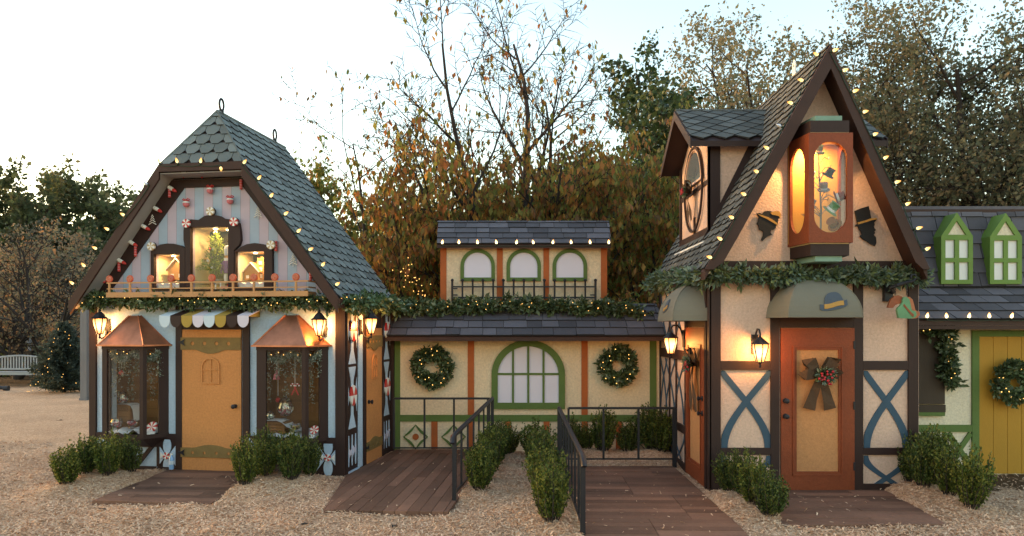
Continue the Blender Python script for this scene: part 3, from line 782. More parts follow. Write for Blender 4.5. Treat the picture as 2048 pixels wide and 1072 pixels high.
def snowbed(i, label):
    d = DISP[i]; m = MB(); n = 14; vs = []
    for j in range(6):
        for k in range(n):
            vs.append((d['a']+.004+(d['b']-d['a']-.008)*k/(n-1), .01+.39*j/5, d['z0']+.07+.012*j+.018*math.sin(k*1.7+j)+.012*rnd.random()))
    m.add(vs, [(j*n+k, j*n+k+1, (j+1)*n+k+1, (j+1)*n+k) for j in range(5) for k in range(n-1)])
    m.add([vs[k] for k in range(n)]+[(vs[k][0], vs[k][1], d['z0']) for k in range(n)], [(k, k+1, n+k+1, n+k) for k in range(n-1)])
    o = m.build('snow_blanket', W['cloth'], None, 'all', fix=False)
    o.location = FL.w(0, 0); o.rotation_euler = (0, 0, FL.r); tag(o, label, 'fake snow')
snowbed(0, 'white fake snow under the gingerbread house in the far lit gable window'); snowbed(2, 'white fake snow under two gingerbread houses in the lit gable window')
fir = leafmat('small fir needles', [(.16, .22, .03), (.22, .28, .05), (.10, .17, .03), (.26, .30, .06)], .2)
def fir_tree(name, label, loc, h, r_, nb, nl, ls, m, bm, cat='Christmas tree', seed=5, group=None, base=.08):
    g = np.random.default_rng(seed); t = thing(name, label, cat, loc, FL.r, group)
    mb = MB(); mb.tube([(0, 0, 0), (0, 0, h*.98)], [r_*.07, r_*.015], 7); C, D = [], []
    for k in range(nb):
        f = (k+.5)/nb; z = h*(base+(.97-base)*f); L = r_*(1-f)**.85*g.uniform(.75, 1.12)+r_*.06; az = k*2.4+g.normal(0, .3)
        q = np.array((math.cos(az), math.sin(az), .18+.5*f)); tip = np.array((0, 0, z))+q*L
        mb.tube([(0, 0, z), tuple(np.array((0, 0, z))+q*L*.5-np.array((0, 0, .03*L))), tuple(tip)], [r_*.018, r_*.012, r_*.004], 4, cap=False)
        n = int(nl*L/r_)+6
        for _ in range(n):
            s = g.uniform(.12, 1.0); p = np.array((0, 0, z))+q*L*s+g.normal(0, .035*L+.004, 3); C.append(p)
            D.append(q/np.linalg.norm(q)*.8+g.normal(0, .55, 3))
    mb.build('trunk', bm, t, fix=False); C = np.array(C); leaves('crown', C, np.array(D), ls*g.uniform(.7, 1.3, len(C)), .13, m, t, seed)
    return t, C
p = dw(1, .42, .19, .16)
TR, cc = fir_tree('small_christmas_tree', 'small potted fir with white star in the tall lit gable window', FL.w(*p), .66, .24, 46, 60, .045, fir, W['bark'])
m = MB()
for k in range(5):
    a = PI/2+k*2*PI/5; m.bar((0, -.02, .70), (.045*math.cos(a), -.02, .70+.045*math.sin(a)), .012)
m.build('star', W['candyw'], TR)
for k in range(7):
    q = cc[rnd.randrange(len(cc))]; MB().ball((q[0], min(q[1], -.06), q[2]), .02, 8, 6).build('bauble', W[('red', 'candyw', 'gold', 'stone', 'purple', 'candyb', 'candyw')[k]], TR, True)
MB().lathe([(.06, -.16), (.085, -.02), (.085, 0)], 12).build('pot', W['grey'], TR)
def nutcracker(t, dep, h, cols, label):
    p = dw(1, t, dep, .0); T = thing('nutcracker_figure', label, 'figurine', FL.w(*p), FL.r, 'nutcracker figures in the tall window')
    s = h/.4
    MB().box(-.05*s, .05*s, -.04*s, .04*s, 0, .03*s).build('base', W['lspiral'], T)
    for k in (-1, 1):
        MB().tube([(k*.022*s, 0, .03*s), (k*.022*s, 0, .15*s)], [.014*s, .018*s], 8).build('leg', W['candyw'], T)
        MB().tube([(k*.055*s, 0, .25*s), (k*.062*s, -.005, .15*s)], [.014*s, .012*s], 7).build('arm', cols[0], T)
    MB().lathe([(.036*s, .15*s), (.045*s, .22*s), (.048*s, .26*s), (.02*s, .275*s)], 10).build('coat', cols[0], T)
    MB().ball((0, 0, .30*s), .030*s, 10, 8).build('head', W['ginger'], T, True)
    MB().lathe([(.032*s, .315*s), (.034*s, .375*s), (.028*s, .40*s), (.004, .41*s)], 10).build('hat', cols[1], T)
    MB().lathe([(.028*s, .262*s), (.03*s, .29*s)], 8, (0, -.012*s, 0)).build('beard', W['candyw'], T)
nutcracker(.80, .13, .62, (W['purple'], W['stone']), 'tall nutcracker with purple coat and grey hat by the lit fir tree')
nutcracker(.92, .20, .42, (W['teal'], W['ginger']), 'short nutcracker with teal coat behind the purple one')
for i, (t, q, mt) in enumerate(((.54, .05, 'gold'), (.66, .07, 'candyb'), (.74, .055, 'red'))):
    p = dw(1, t, .10+.03*i, .0); T = thing('gift_box', ('small gold gift box', 'cream gift box with ribbon', 'small red gift box')[i]+' under the lit fir tree', 'gift', FL.w(*p), FL.r)
    MB().box(-q, q, -q*.8, q*.8, 0, q*1.5).build('box', W[mt], T); MB().box(-.01, .01, -q*.82, q*.82, .001, q*1.54).build('ribbon', W['candyw'], T)
# ---------------- inside the bay windows
def bw(i, px, py, v):
    u, z = FL.f(px, py, v); return u, v, z
def jar(i, px, v, zb, r_, h, fill, label, pedestal=0, lid=True):
    u = FL.f(px, 800, v)[0]; T = thing('candy_jar', label, 'jar', FL.w(u, v, zb), FL.r, 'glass candy jars in the bay windows')
    b = pedestal
    if b: MB().lathe([(r_*.6, 0), (r_*.55, .012), (.014, .02), (.014, b-.01), (r_*.5, b)], 14).build('foot', W['jar'], T, True)
    MB().lathe([(r_*.55, b+.001), (r_*.95, b+h*.3), (r_, b+h*.55), (r_*.75, b+h*.9), (r_*.78, b+h)], 16).build('glass', W['jar'], T, True)
    if lid: MB().lathe([(r_*.8, b+h+.001), (r_*.6, b+h*1.15), (.012, b+h*1.25), (.018, b+h*1.32), (.004, b+h*1.38)], 14).build('lid', W['jar'], T, True)
    m = MB(); q = random.Random(px)
    for k in range(26):
        a = q.random()*6.28; rr = r_*.68*math.sqrt(q.random()); zq = b+h*(.10+.55*q.random())
        m.ball((rr*math.cos(a), rr*math.sin(a), zq), r_*.20, 6, 4, .8, k % 2)
    m.build('sweets', [W[fill[0]], W[fill[1]]], T); return T
zf = .58
def crate(px0, px1, v, z0, z1, label):
    a, b = FL.f(px0, 800, v)[0], FL.f(px1, 800, v)[0]; T = thing('wooden_crate', label, 'crate', FL.w((a+b)/2, v, z0), FL.r); w = (b-a)/2; h = z1-z0
    m = MB(); n = 4
    for k in range(n):
        za_, zb_ = h*k/n+.004, h*(k+1)/n-.004
        m.box(-w, w, 0, .012, za_, zb_); m.box(-w, -w+.012, .013, .2, za_, zb_); m.box(w-.012, w, .013, .2, za_, zb_)
    m.build('slat', W['wood'], T); MB().box(-w, w, .0, .2, h-.003, h+.005).build('top_board', W['wood'], T)
    m = MB()
    for k in (-1, 1): m.box(k*(w-.02)-.012, k*(w-.02)+.012, -.012, -.001, 0, h)
    m.build('batten', W['wood'], T); return T
# first bay: crate draped with a cloth, jars of red and white sweets
crate(216, 262, .10, .56, .90, 'dark wooden crate under a white cloth in the bay window beside the bench side')
m = MB(); ua_, ub_ = FL.f(214, 800, .08)[0], FL.f(258, 800, .08)[0]
pts = [(ua_, .915), (ub_-.03, .915), (ub_+.03, .90), (ub_+.065, .83), (ub_+.085, .68)]
m.add([(a, y, z+.008*math.sin(k*3)) for k, (a, z) in enumerate(pts) for y in (.07, .30)], [(2*k, 2*k+1, 2*k+3, 2*k+2) for k in range(len(pts)-1)])
o = m.build('draped_cloth', W['cloth'], None, 'all', fix=False); o.location = FL.w(0, 0); o.rotation_euler = (0, 0, FL.r); tag(o, 'white cloth draped over the crate edge in the bay window', 'cloth')
jar(0, 227, .15, .925, .065, .13, ('red', 'lspiral'), 'lidded jar of red sweets standing on the draped crate')
jar(0, 246, .13, .925, .07, .14, ('candyw', 'lspiral'), 'lidded jar of pink and white sweets on the draped crate')
jar(0, 233, -.02, .60, .085, .13, ('lspiral', 'candyw'), 'round jar of pink sweets on white cloth below the crate top', 0, False)
jar(0, 264, -.05, .60, .07, .08, ('red', 'red'), 'open glass dish of red sweets on white cloth', .03, False)
def pepp(i, px, v, z, r_, label):
    u = FL.f(px, 800, v)[0]; T = thing('peppermint_candy', label, 'candy', FL.w(u, v, z), FL.r)
    m = MB(); n = 12
    for k in range(n):
        a0, a1 = 2*PI*k/n, 2*PI*(k+1)/n
        m.prism([(0, 0), (r_*math.cos(a0), r_*math.sin(a0)), (r_*math.cos(a1), r_*math.sin(a1))], [], lambda a, b, d: (a+b*.12, -d+b*.25, b*.95), 0, .03, k % 2)
    m.build('sweet', [W['red'], W['candyw']], T)
pepp(0, 306, -.10, .63, .075, 'big red peppermint lying on white cloth in the angled pane of the first bay')
pepp(1, 630, -.10, .64, .06, 'big red peppermint on white cloth in the bay next to the house corner')
crate(533, 570, -.04, .56, .72, 'low slatted crate under white cloth in the bay window next to the corner')
m = MB(); ua_, ub_ = FL.f(531, 800, -.06)[0], FL.f(568, 800, -.06)[0]
pts = [(ua_, .745), (ub_-.10, .745), (ub_-.02, .72), (ub_+.05, .66), (ub_+.16, .62), (ub_+.3, .61)]
m.add([(a, y, z+.006*math.sin(k*3)) for k, (a, z) in enumerate(pts) for y in (-.08, .18)], [(2*k, 2*k+1, 2*k+3, 2*k+2) for k in range(len(pts)-1)])
o = m.build('draped_cloth', W['cloth'], None, 'all', fix=False); o.location = FL.w(0, 0); o.rotation_euler = (0, 0, FL.r); tag(o, 'white cloth spilling off the low slatted crate', 'cloth')
jar(1, 571, .10, .66, .115, .20, ('candyw', 'lspiral'), 'large footed candy jar of pale sweets in the middle of the bay', .14)
jar(1, 592, -.06, .61, .07, .075, ('must', 'gold'), 'glass dish of yellow sweets on white cloth', .03, False)
jar(1, 541, -.0, .755, .06, .09, ('verd', 'candyw'), 'small round jar of green sweets on the low crate')
def dangling(u, v, z, kind, label):
    T = thing('hanging_ornament', label, 'ornament', FL.w(u, v, z), FL.r, 'ornaments hanging in the bay windows')
    MB().tube([(0, 0, .06), (0, 0, 1.70-z)], .003, 4).build('string', W['candyw'], T)
    m = MB()
    if kind == 'cane':
        for s in (-1, 1):
            P = [(s*.05, 0, -.09), (s*-.01, 0, .03)]+[(s*(-.01-.025+.025*math.cos(a)), 0, .03+.035*math.sin(a)) for a in (.6, 1.2, 1.9, 2.6, 3.1)]
            for k in range(len(P)-1): m.tube(P[k:k+2], .009, 6, k % 2)
        m.build('candy_cane', [W['red'], W['candyw']], T)
    elif kind == 'cone':
        m.lathe([(.05, -.06), (.035, -.02), (.042, -.018), (.02, .03), (.025, .032), (.004, .07)], 10); m.build('tree_ornament', W['lspiral'], T)
    else:
        m.ball((0, 0, 0), .035, 10, 7); m.build('ball', W['red'], T, True)
for a in ((553, 750, .0, 'cone', 'pink tree ornament on a string in the bay next to the corner'), (590, 777, -.12, 'cane', 'crossed red and white candy canes hanging in the bay'), (243, 745, -.02, 'ball', 'red ball on a string in the bay beside the bench side'), (556, 800, .16, 'ball', 'red ball on a string before the crate boards')):
    u, v, z = bw(0, a[0], a[1], a[2]); dangling(u, v, z, a[3], a[4])
for ib, b in enumerate(BAYS):
    T = thing('moss_swag', ('grey green moss swag looped across the top of the bay by the bench side', 'ragged moss swag hanging in strands in the bay next to the corner')[ib], 'garland', FL.w(b['u1'], 0, 1.6), FL.r)
    C, D = [], []; g = np.random.default_rng(40+ib); w = b['u2']-b['u1']+.1
    for k in range(2400):
        t = g.random(); x = .06+w*t; strand = k % 3 == 0
        if strand:
            xs_ = .08+w*((k//3) % 7)/6.5; C.append((xs_+g.normal(0, .012), -.16+.05*((k//3) % 3)+g.normal(0, .02), .10-g.random()*(.35+.35*((k//3) % 7 in (0, 2, 5)))))
        else:
            z = .10-.12*math.sin(PI*((t*2) % 1)); C.append((x, -.19+g.normal(0, .025), z+g.normal(0, .022)))
        D.append(g.normal(size=3)+np.array((0, 0, -.6)))
    leaves('moss', C, D, .035, .22, leafmat('grey moss', [(.16, .19, .14), (.24, .27, .22), (.10, .12, .07), (.32, .34, .30)], .2), T, 3)
    for k in range(9):
        MB().ball((.06+w*k/8.5, -.21+.02*(k % 3), .09-.03*(k % 2)), .006, 6, 4).build('fairy_light', W['mini'], T)
# water bottle by the door
p = FL.f(343, 944, -.14); T = thing('water_bottle', 'small blue plastic water bottle standing by the tan front door', 'bottle', FL.w(p[0], -.14, .045), FL.r)
MB().lathe([(.032, 0), (.035, .02), (.032, .06), (.035, .1), (.033, .15), (.014, .185), (.014, .20)], 12).build('body', W['water'], T, True); MB().lathe([(.016, .2005), (.016, .222)], 10).build('cap', W['white'], T)
MB().lathe([(.0357, .07), (.0357, .12)], 12).build('wrapper', W['pale'], T)
# ================================================================ MIDDLE WALL between the two houses
MW = thing('festive_facade_wall', 'cream stage wall with green trim, arched window and slate pent roof between the two houses', 'facade', (0, 11.6, 0), 0)
mx = lambda px, v=0: FM.f(px, 800, v)[0]
mz = lambda py, v=0: FM.f(1000, py, v)[1]
m = MB(); wx0, wx1 = mx(776), mx(1322)
AW = (mx(983, -.03), mx(1130, -.03), mz(818, -.03), mz(680, -.03))
m.box(wx0, wx1, 0, .12, -.05, 2.15); m.build('wall', W['cream'], MW)
m = MB(); P = -.024
def gr(m, a, b, y0, y1, v=P): m.box(mx(a, v), mx(b, v), v, .002, mz(y1, v), mz(y0, v))
m.box(mx(787, P), mx(800, P), P, .002, 0, 1.93); m.box(mx(1300, P), mx(1313, P), P, .002, 0, 1.93)
gr(m, 800.3, 1299.7, 830, 843)
m.build('green_trim', W['green'], MW)
m = MB(); P2 = -.022
for a, b in ((935.5, 948), (1163, 1175.5)):
    m.box(mx(a, P2), mx(b, P2), P2, .002, mz(829.7, P2), 1.93); m.box(mx(a, P2), mx(b, P2), P2, .002, 0, mz(843.3, P2))
for a, b in ((862.5, 875), (1010, 1022), (1087, 1099), (1232, 1244)):
    m.box(mx(a, P2), mx(b, P2), P2, .002, 0, mz(843.3, P2))
m.build('orange_post', W['orange'], MW)
ob = MB()
x0, x1, z0, z1 = AW; fw = (x1-x0)*.085
ob.prism(arch(x0, x1, z0, z1, (x1-x0)*.47, 24), [arch(x0+fw, x1-fw, z0+fw, z1-fw, (x1-x0)*.40, 24)], fr, -.045, .002)
aw = ob.build('arched_window', W['green'], MW)
m = MB(); m.prism(arch(x0+fw-.004, x1-fw+.004, z0+fw-.004, z1-fw+.004, (x1-x0)*.40, 24), [], fr, -.012, -.004); m.build('white_panel', W['lav'], aw)
m = MB(); iw = x1-x0-2*fw
for k in (1, 2, 3):
    xx = x0+fw+iw*k/4; top = z1-fw-(.05 if k != 2 else .001)*1.0
    hh = (x1-x0)*.40; top = z1-fw-hh+hh*math.sqrt(max(0, 1-((xx-(x0+x1)/2)/(iw/2))**2))
    m.box(xx-.017, xx+.017, -.034, -.0125, z0+fw, top+.01)
zc = mz(748, -.03); m.box(x0+fw, x1-fw, -.030, -.0125, zc-.017, zc+.017); m.build('glazing_bar', W['green'], aw)
for px in (831, 907, 981, 1057, 1132, 1205, 1272):
    u, z = mx(px, -.03), mz(874, -.03); R_, q = .205, .20
    m = MB(); n = 8; ring_o, ring_i = [], []
    for k in range(4):
        a0 = PI/2*k; p, r_ = (math.cos(a0), math.sin(a0)), (math.cos(a0+PI/2), math.sin(a0+PI/2))
        for j in range(n):
            t = j/n; s_ = 1-.20*math.sin(PI*t)
            ring_o.append((u+R_*(p[0]*(1-t)+r_[0]*t), z+R_*(p[1]*(1-t)+r_[1]*t)))
            bow = 1-.20*math.sin(PI*t)
            ring_i.append((u+(R_-.012)*bow*(p[0]*(1-t)+r_[0]*t)*.985, z+(R_-.012)*bow*(p[1]*(1-t)+r_[1]*t)*.985))
    m.prism(ring_o, [ring_i], fr, -.03, -.001); dm = m.build('diamond_frame', W['green'], MW)
    MB().prism(disc(u, z, .052, 18), [], fr, -.025, -.001).build('round_boss', W['orange'], dm)
# pent roof
m = MB(); ez, tz = mz(672, -.42), 2.42
A = [(wx0-.08, -.42, ez), (wx1+.06, -.42, ez), (wx1-.02, .30, tz), (wx0+.02, .30, tz)]
slab(m, [(x, y, z-.02) for x, y, z in A], .06); m.build('roof_deck', W['brown2'], MW)
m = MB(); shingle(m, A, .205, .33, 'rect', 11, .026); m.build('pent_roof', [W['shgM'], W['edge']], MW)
# upper storey panel
UF = .42; ux = lambda px: FM.f(px, 600, UF)[0]; uz = lambda py: FM.f(1000, py, UF)[1]
m = MB(); u0, u1, zb, zt = ux(881), ux(1213), 2.40, uz(480)
m.box(u0, u1, UF, UF+.5, zb, zt); uw = m.build('upper_wall', W['cream'], MW)
m = MB()
for a, b in ((881, 893), (994, 1005.5), (1087, 1098), (1202, 1214)):
    m.box(ux(a)-.002, ux(b), UF-.02, UF+.01, zb+.002, zt-.03)
m.build('orange_post', W['orange'], MW)
for a, b in ((921, 990), (1013, 1082), (1105, 1174)):
    A0, A1, B0, B1 = ux(a), ux(b), uz(562.5), uz(498); f_ = .062
    m = MB(); m.prism(arch(A0, A1, B0, B1, (A1-A0)*.5, 18), [arch(A0+f_, A1-f_, B0+f_, B1-f_, (A1-A0)*.5-f_, 18)], fr, UF-.035, UF+.002)
    o = m.build('arched_window', W['green'], MW)
    m = MB(); m.prism(arch(A0+f_-.003, A1-f_+.003, B0+f_-.003, B1-f_+.003, (A1-A0)*.5-f_, 18), [], fr, UF-.010, UF-.004); m.build('white_panel', W['lav'], o)
m = MB(); e0, e1 = UF-.17, UF+.55; ez2, tz2 = FM.f(1000, 488, e0)[1], FM.f(1000, 443, UF+.3)[1]
A = [(FM.f(874, 487, e0)[0], e0, ez2), (FM.f(1222, 487, e0)[0], e0, ez2), (FM.f(1218, 441, UF+.3)[0], UF+.3, tz2), (FM.f(876, 441, UF+.3)[0], UF+.3, tz2)]
slab(m, [(x, y, z-.018) for x, y, z in A], .05); B_ = [(A[2][0], UF+.3, tz2), (A[3][0], UF+.3, tz2), (A[3][0], e1+.3, ez2), (A[2][0], e1+.3, ez2)]
slab(m, B_, .05); m.build('upper_roof_deck', W['brown2'], MW)
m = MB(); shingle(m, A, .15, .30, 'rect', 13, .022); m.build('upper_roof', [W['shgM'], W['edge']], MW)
# black balustrade on the upper storey
bvv = UF-.10; bx = lambda px: FM.f(px, 580, bvv)[0]; bz = lambda py: FM.f(1000, py, bvv)[1]
bal = thing('balcony_balustrade', 'black iron balustrade with ball topped bars under three white arched windows', 'balustrade', (bx(905), 11.6+bvv, bz(598)))
off = bal.location
sub = lambda p: p
m = MB()
m.box(bx(903), bx(1192), 11.6+bvv-.011, 11.6+bvv+.011, bz(595)-.013, bz(595)+.013); m.box(bx(903), bx(1192), 11.6+bvv-.010, 11.6+bvv+.010, bz(573.5)-.012, bz(573.5)+.012)
m.build('rail', W['iron'], bal, off=off)
for k in range(15):
    x = bx(904.5+(1191-904.5)*k/14); m = MB(); end = k in (0, 14)
    m.tube([(x, 11.6+bvv, bz(598 if not end else 604)), (x, 11.6+bvv, bz(563))], .016 if not end else .02, 8); m.ball((x, 11.6+bvv, bz(560.5)), .028, 10, 7)
    if k in (0, 14):
        sgn = 1 if k == 0 else -1
        m.box(min(x, x+sgn*.09), max(x, x+sgn*.09), 11.6+bvv-.01, 11.6+bvv+.01, bz(590)-.011, bz(590)+.011)
        if k == 0: m.box(x, x+.09, 11.6+bvv-.01, 11.6+bvv+.01, bz(577)-.01, bz(577)+.01)
    m.build('baluster', W['iron'], bal, off=off, smooth=True)

# ================================================================ HAT SHOP (tall steep house)
HR = thing('hat_shop_house', 'tall steep gabled playhouse with pinkish stucco, brown timbers and orange doors', 'playhouse', FR.w(0, 0), 0)
rx = lambda px, v=0: FR.f(px, 700, v)[0]
rz = lambda py, v=0: FR.f(1600, py, v)[1]
RW, RD = rx(1838), 2.95
m = MB(); m.prism(rect(0.003, RW-.003, 0, 2.80), [], fr, .0, .08); m.build('front_wall', W['pink'], HR)
m = MB(); m.prism(rect(.081, RD, 0, 2.80), [], sd, .003, .08); m.build('side_wall', W['pink'], HR)
m = MB(); m.prism(rect(.081, RD, 0, 2.80), [], sd, RW-.08, RW-.003); m.box(.081, RW-.081, RD-.08, RD, 0, 2.8); m.build('back_wall', W['brown'], HR)
m = MB(); tv = -.03
def rt(a, b, z0, z1, v=tv): m.box(rx(a, v), rx(b, v), v, .01, z0, z1)
rt(1420, 1441.5, 0, 2.8); rt(1542, 1559, 0, 2.8); rt(1708, 1726.5, 0, 2.8); rt(1817.5, 1837, 0, 2.8)
for a, b in ((1441.7, 1541.8), (1726.7, 1817.3)):
    for y0, y1 in ((722, 740), (896, 910), (968, 983)): rt(a, b, max(0, rz(y1, tv)), rz(y0, tv), -.028)
rt(1559.2, 1707.8, rz(655, tv), rz(632, tv), -.028)
m.box(rx(1420, tv), rx(1837, tv), -.035, .01, rz(540, tv), rz(522, tv))
m.build('timber_frame', W['brown'], HR)
# crossed blue braces
def brace(m, fn, a, b, z0, z1, zx, w, out, lower=False):
    """two arcs that cross at height zx and bow out to the lower corners"""
    c = (a+b)/2; n = 18
    for s in (-1, 1):
        L_, R_ = [], []
        for i in range(n+1):
            t = i/n
            if lower:
                z = z1+(z0-z1)*t; off = (b-a)/2*math.cos(t*PI*.62)*.98
            else:
                z = z1+(z0-z1)*t; tx = (z1-zx)/(z1-z0)
                off = (b-a)/2*(1.02*(1-t/tx)) if t < tx else -(b-a)/2*.90*math.sin((t-tx)/(1-tx)*PI/2)
            x = c+s*off; L_.append((max(a, min(b, x-w/2)), z)); R_.append((max(a, min(b, x+w/2)), z))
        for i in range(n):
            q = [L_[i], R_[i], R_[i+1], L_[i+1]]
            if abs(q[0][0]-q[1][0])+abs(q[2][0]-q[3][0]) < .004: continue
            m.hexa([fn(x, z, .0005) for x, z in q], [fn(x, z, out+.001*(s+1)) for x, z in q])
ff = lambda a, b, d: (a, -d, b)
for a, b in ((1442, 1541.5), (1727, 1817)):
    m = MB(); brace(m, ff, rx(a), rx(b), rz(896), rz(741), rz(803), .095, .012); m.build('curved_brace', W['navy'], HR)
    m = MB(); brace(m, ff, rx(a), rx(b), rz(967), rz(911), 0, .10, .012, True); m.build('curved_brace', W['navy'], HR)
# front door
def panel_door(name_parent, fn, a, b, z0, z1, kn, fx):
    w = b-a; pi_ = rect(a+w*fx[0], a+w*fx[1], z0+.235, z1-.27); o_ = (a+w*fx[0], a+w*fx[1])
    d = MB().prism(rect(a, b, z0, z1), [pi_], fn, -.01, .034).build('door', W['rust'], name_parent)
    MB().prism(rect(o_[0]-.01, o_[1]+.01, z0+.225, z1-.26), [], fn, .002, .016).build('door_panel', W['tan3'], d)
    m = MB(); e = .02; q = [(o_[0]-.05, z0+.185), (o_[1]+.05, z0+.185), (o_[1]+.05, z1-.22), (o_[0]-.05, z1-.22)]
    m.prism(q, [[(q[0][0]+e, q[0][1]+e), (q[1][0]-e, q[1][1]+e), (q[2][0]-e, q[2][1]-e), (q[3][0]+e, q[3][1]-e)]], fn, .0345, .045); m.build('door_moulding', W['rust'], d)
    for zq in (z0+1.11, z0+.92):
        m = MB(); x = a+w*kn
        P_ = [fn(x, zq, t) for t in (.034, .046, .047, .065, .075, .095, .105)]
        m.tube(P_[:2], [.034, .032], 12); m.tube(P_[2:], [.012, .012, .027, .030, .012], 12); m.build('door_knob', W['iron'], d, True)
    for zq in (z0+.3, z0+1.05, z0+1.8):
        x = a+w*(.995 if kn < .5 else .005); m = MB(); m.prism(rect(x-.012, x+.012, zq-.05, zq+.05), [], fn, .0345, .042); m.build('hinge', W['iron'], d)
    return d
panel_door(HR, ff, rx(1560.5), rx(1706.5), .015, rz(656), .055, (.21, .785))
# left side: timbers, curved braces, second door
sv2 = lambda px: FR.e(px, 800, 0)[0]
sf2 = lambda a, b, d: (-d, a, b)
m = MB(); dv0, dv1 = sv2(1413), sv2(1376)
def st(a, b, z0, z1, o=.03): m.prism(rect(a, b, z0, z1), [], sf2, -.002, o)
st(-.03, .035, 0, 2.8, .029); st(dv0-.06, dv0-.002, 0, 2.8); st(dv1+.002, dv1+.09, 0, 2.8)
st(dv0, dv1, 2.04, 2.18, .028); st(.14, dv0-.061, 0, .12, .02)
for k in (.36, .60): st(dv1+(RD-dv1)*k-.025, dv1+(RD-dv1)*k+.025, 0, 2.8, .018)
st(RD-.06, RD, 0, 2.8, .02)
st(dv1+.091, RD-.061, 1.56, 1.70, .026); st(dv1+.091, RD-.061, .52, .63, .026); st(dv1+.091, RD-.061, 0, .10, .024)
m.build('side_timber', W['brown'], HR)
for k0, k1 in ((.10, .45), (.40, .78), (.70, .98)):
    a, b = dv1+(RD-dv1)*k0, dv1+(RD-dv1)*k1
    for z0_, z1_, zx_, lo_ in ((.64, 1.55, 1.25, False), (.11, .51, .3, True), (1.71, 2.7, 2.1, False)):
        m = MB(); brace(m, sf2, a, b, z0_, z1_, zx_, .06, .008, lo_); m.build('curved_brace', W['navy'], HR)
panel_door(HR, sf2, dv0, dv1, .015, 2.03, .07, (.2, .8))
# dome awnings
def dome(w, d, h, fn, parent, emblem=None):
    plan = [(-w/2, 0), (-w*.40, -d), (w*.40, -d), (w/2, 0)]; m = MB(); n = 12
    for e in range(3):
        p, q = plan[e], plan[e+1]
        for i in range(n):
            t0, t1 = i/n*PI/2, (i+1)/n*PI/2
            def P(c, t): return fn(c[0]*math.sin(t), c[1]*math.sin(t)-.002, h*math.cos(t))
            if i == 0: m.add([P(p, 0), P(p, t1), P(q, t1)], [(0, 1, 2)])
            else: m.add([P(p, t0), P(p, t1), P(q, t1), P(q, t0)], [(0, 1, 2, 3)])
    for c in plan[1:3]:
        m.tube([fn(c[0]*math.sin(i/n*PI/2), c[1]*math.sin(i/n*PI/2)-.002, h*math.cos(i/n*PI/2)) for i in range(n+1)], .007, 5)
    for e in range(3):
        m.tube([fn(plan[e][0], plan[e][1]-.004, 0), fn(plan[e+1][0], plan[e+1][1]-.004, 0)], .008, 5)
    m.add([fn(x, y-.01, .006) for x, y in plan], [(0, 1, 2, 3)])
    o = m.build('dome_awning', W['olive'], parent, fix=True)
    def S(a, z, out):
        t = math.acos(max(0, min(1, z/h))); return fn(a, -d*math.sin(t)-out, z+out*.5)
    if emblem: emblem(S, o)
    return o
def strip(m, S, up, lo, out, mi):
    n = len(up)
    for i in range(n-1):
        for k in range(4):
            f0, f1 = k/4, (k+1)/4
            g_ = lambda p, q, f: (p[0]+(q[0]-p[0])*f, p[1]+(q[1]-p[1])*f)
            a, b, c, d = g_(lo[i], up[i], f0), g_(lo[i+1], up[i+1], f0), g_(lo[i+1], up[i+1], f1), g_(lo[i], up[i], f1)
            m.hexa([S(x, z, .003) for x, z in (a, b, c, d)], [S(x, z, out) for x, z in (a, b, c, d)], mi)
def hat_emblem(S, parent, sc=1, cx_=.10, cz=.19):
    m = MB(); r_ = lambda L: [(cx_+x*sc, cz+z*sc) for x, z in L]
    n = 12; xs_ = [-.165+.33*i/n for i in range(n+1)]
    tilt = lambda x: x*.18
    strip(m, S, r_([(x, -.05+tilt(x)+.015+.02*abs(x/.165)**3) for x in xs_]), r_([(x, -.075+tilt(x)-.035*math.sqrt(max(0, 1-(x/.166)**2))) for x in xs_]), .010, 0)
    xs2 = [-.115+.235*i/n for i in range(n+1)]
    strip(m, S, r_([(x, -.035+tilt(x)+.135*max(0, 1-abs((x-.003)/.1175)**2.6)**.5) for x in xs2]), r_([(x, -.055+tilt(x)) for x in xs2]), .012, 0)
    strip(m, S, r_([(x, -.025+tilt(x)+.006*math.sin(x*25)) for x in xs2]), r_([(x, -.078+tilt(x)+.006*math.sin(x*25)) for x in xs2]), .015, 1)
    m.build('hat_emblem', [W['slate'], W['gold']], parent)
ac = (rx(1545, -.2)+rx(1725, -.2))/2
azz = rz(634, -.42); dome(1.10, .42, .50, lambda a, y, z: (ac+a, y, azz+z), HR, lambda S, o: hat_emblem(S, o))
ms = (dv0+dv1)/2
dome(1.12, .42, .50, lambda a, y, z: (y, ms-a, 2.12+z), HR, lambda S, o: hat_emblem(S, o, .8, -.05, .2))
# gable and steep roof
ve, vb = -.30, RD+.05
apx, apz = 3.80-2.46, 5.40
elx, erx, ezr = FR.f(1410, 537, ve)[0], FR.f(1855, 537, ve)[0], FR.f(1410, 537, ve)[1]
kl, kr = (apz-ezr)/(apx-elx), (apz-ezr)/(erx-apx)
BX = dict(a=3.479-2.46, b=3.995-2.46, wa=3.416-2.46, wb=4.058-2.46, f=8.2-8.68, z0=3.026, z1=4.314)
m = MB(); zg = 2.70; th = .17
m.prism([(max(.02, elx+(zg-ezr+th)/kl), zg), (min(RW-.02, erx-(zg-ezr+th)/kr), zg), (apx, apz-th)], [], fr, .0, .06); m.build('gable_wall', W['pink'], HR)
m = MB(); m.prism([(elx+(zg-ezr+th)/kl, zg), (erx-(zg-ezr+th)/kr, zg), (apx, apz-th)], [], fr, RD-.05, RD); m.build('back_gable', W['brown'], HR)
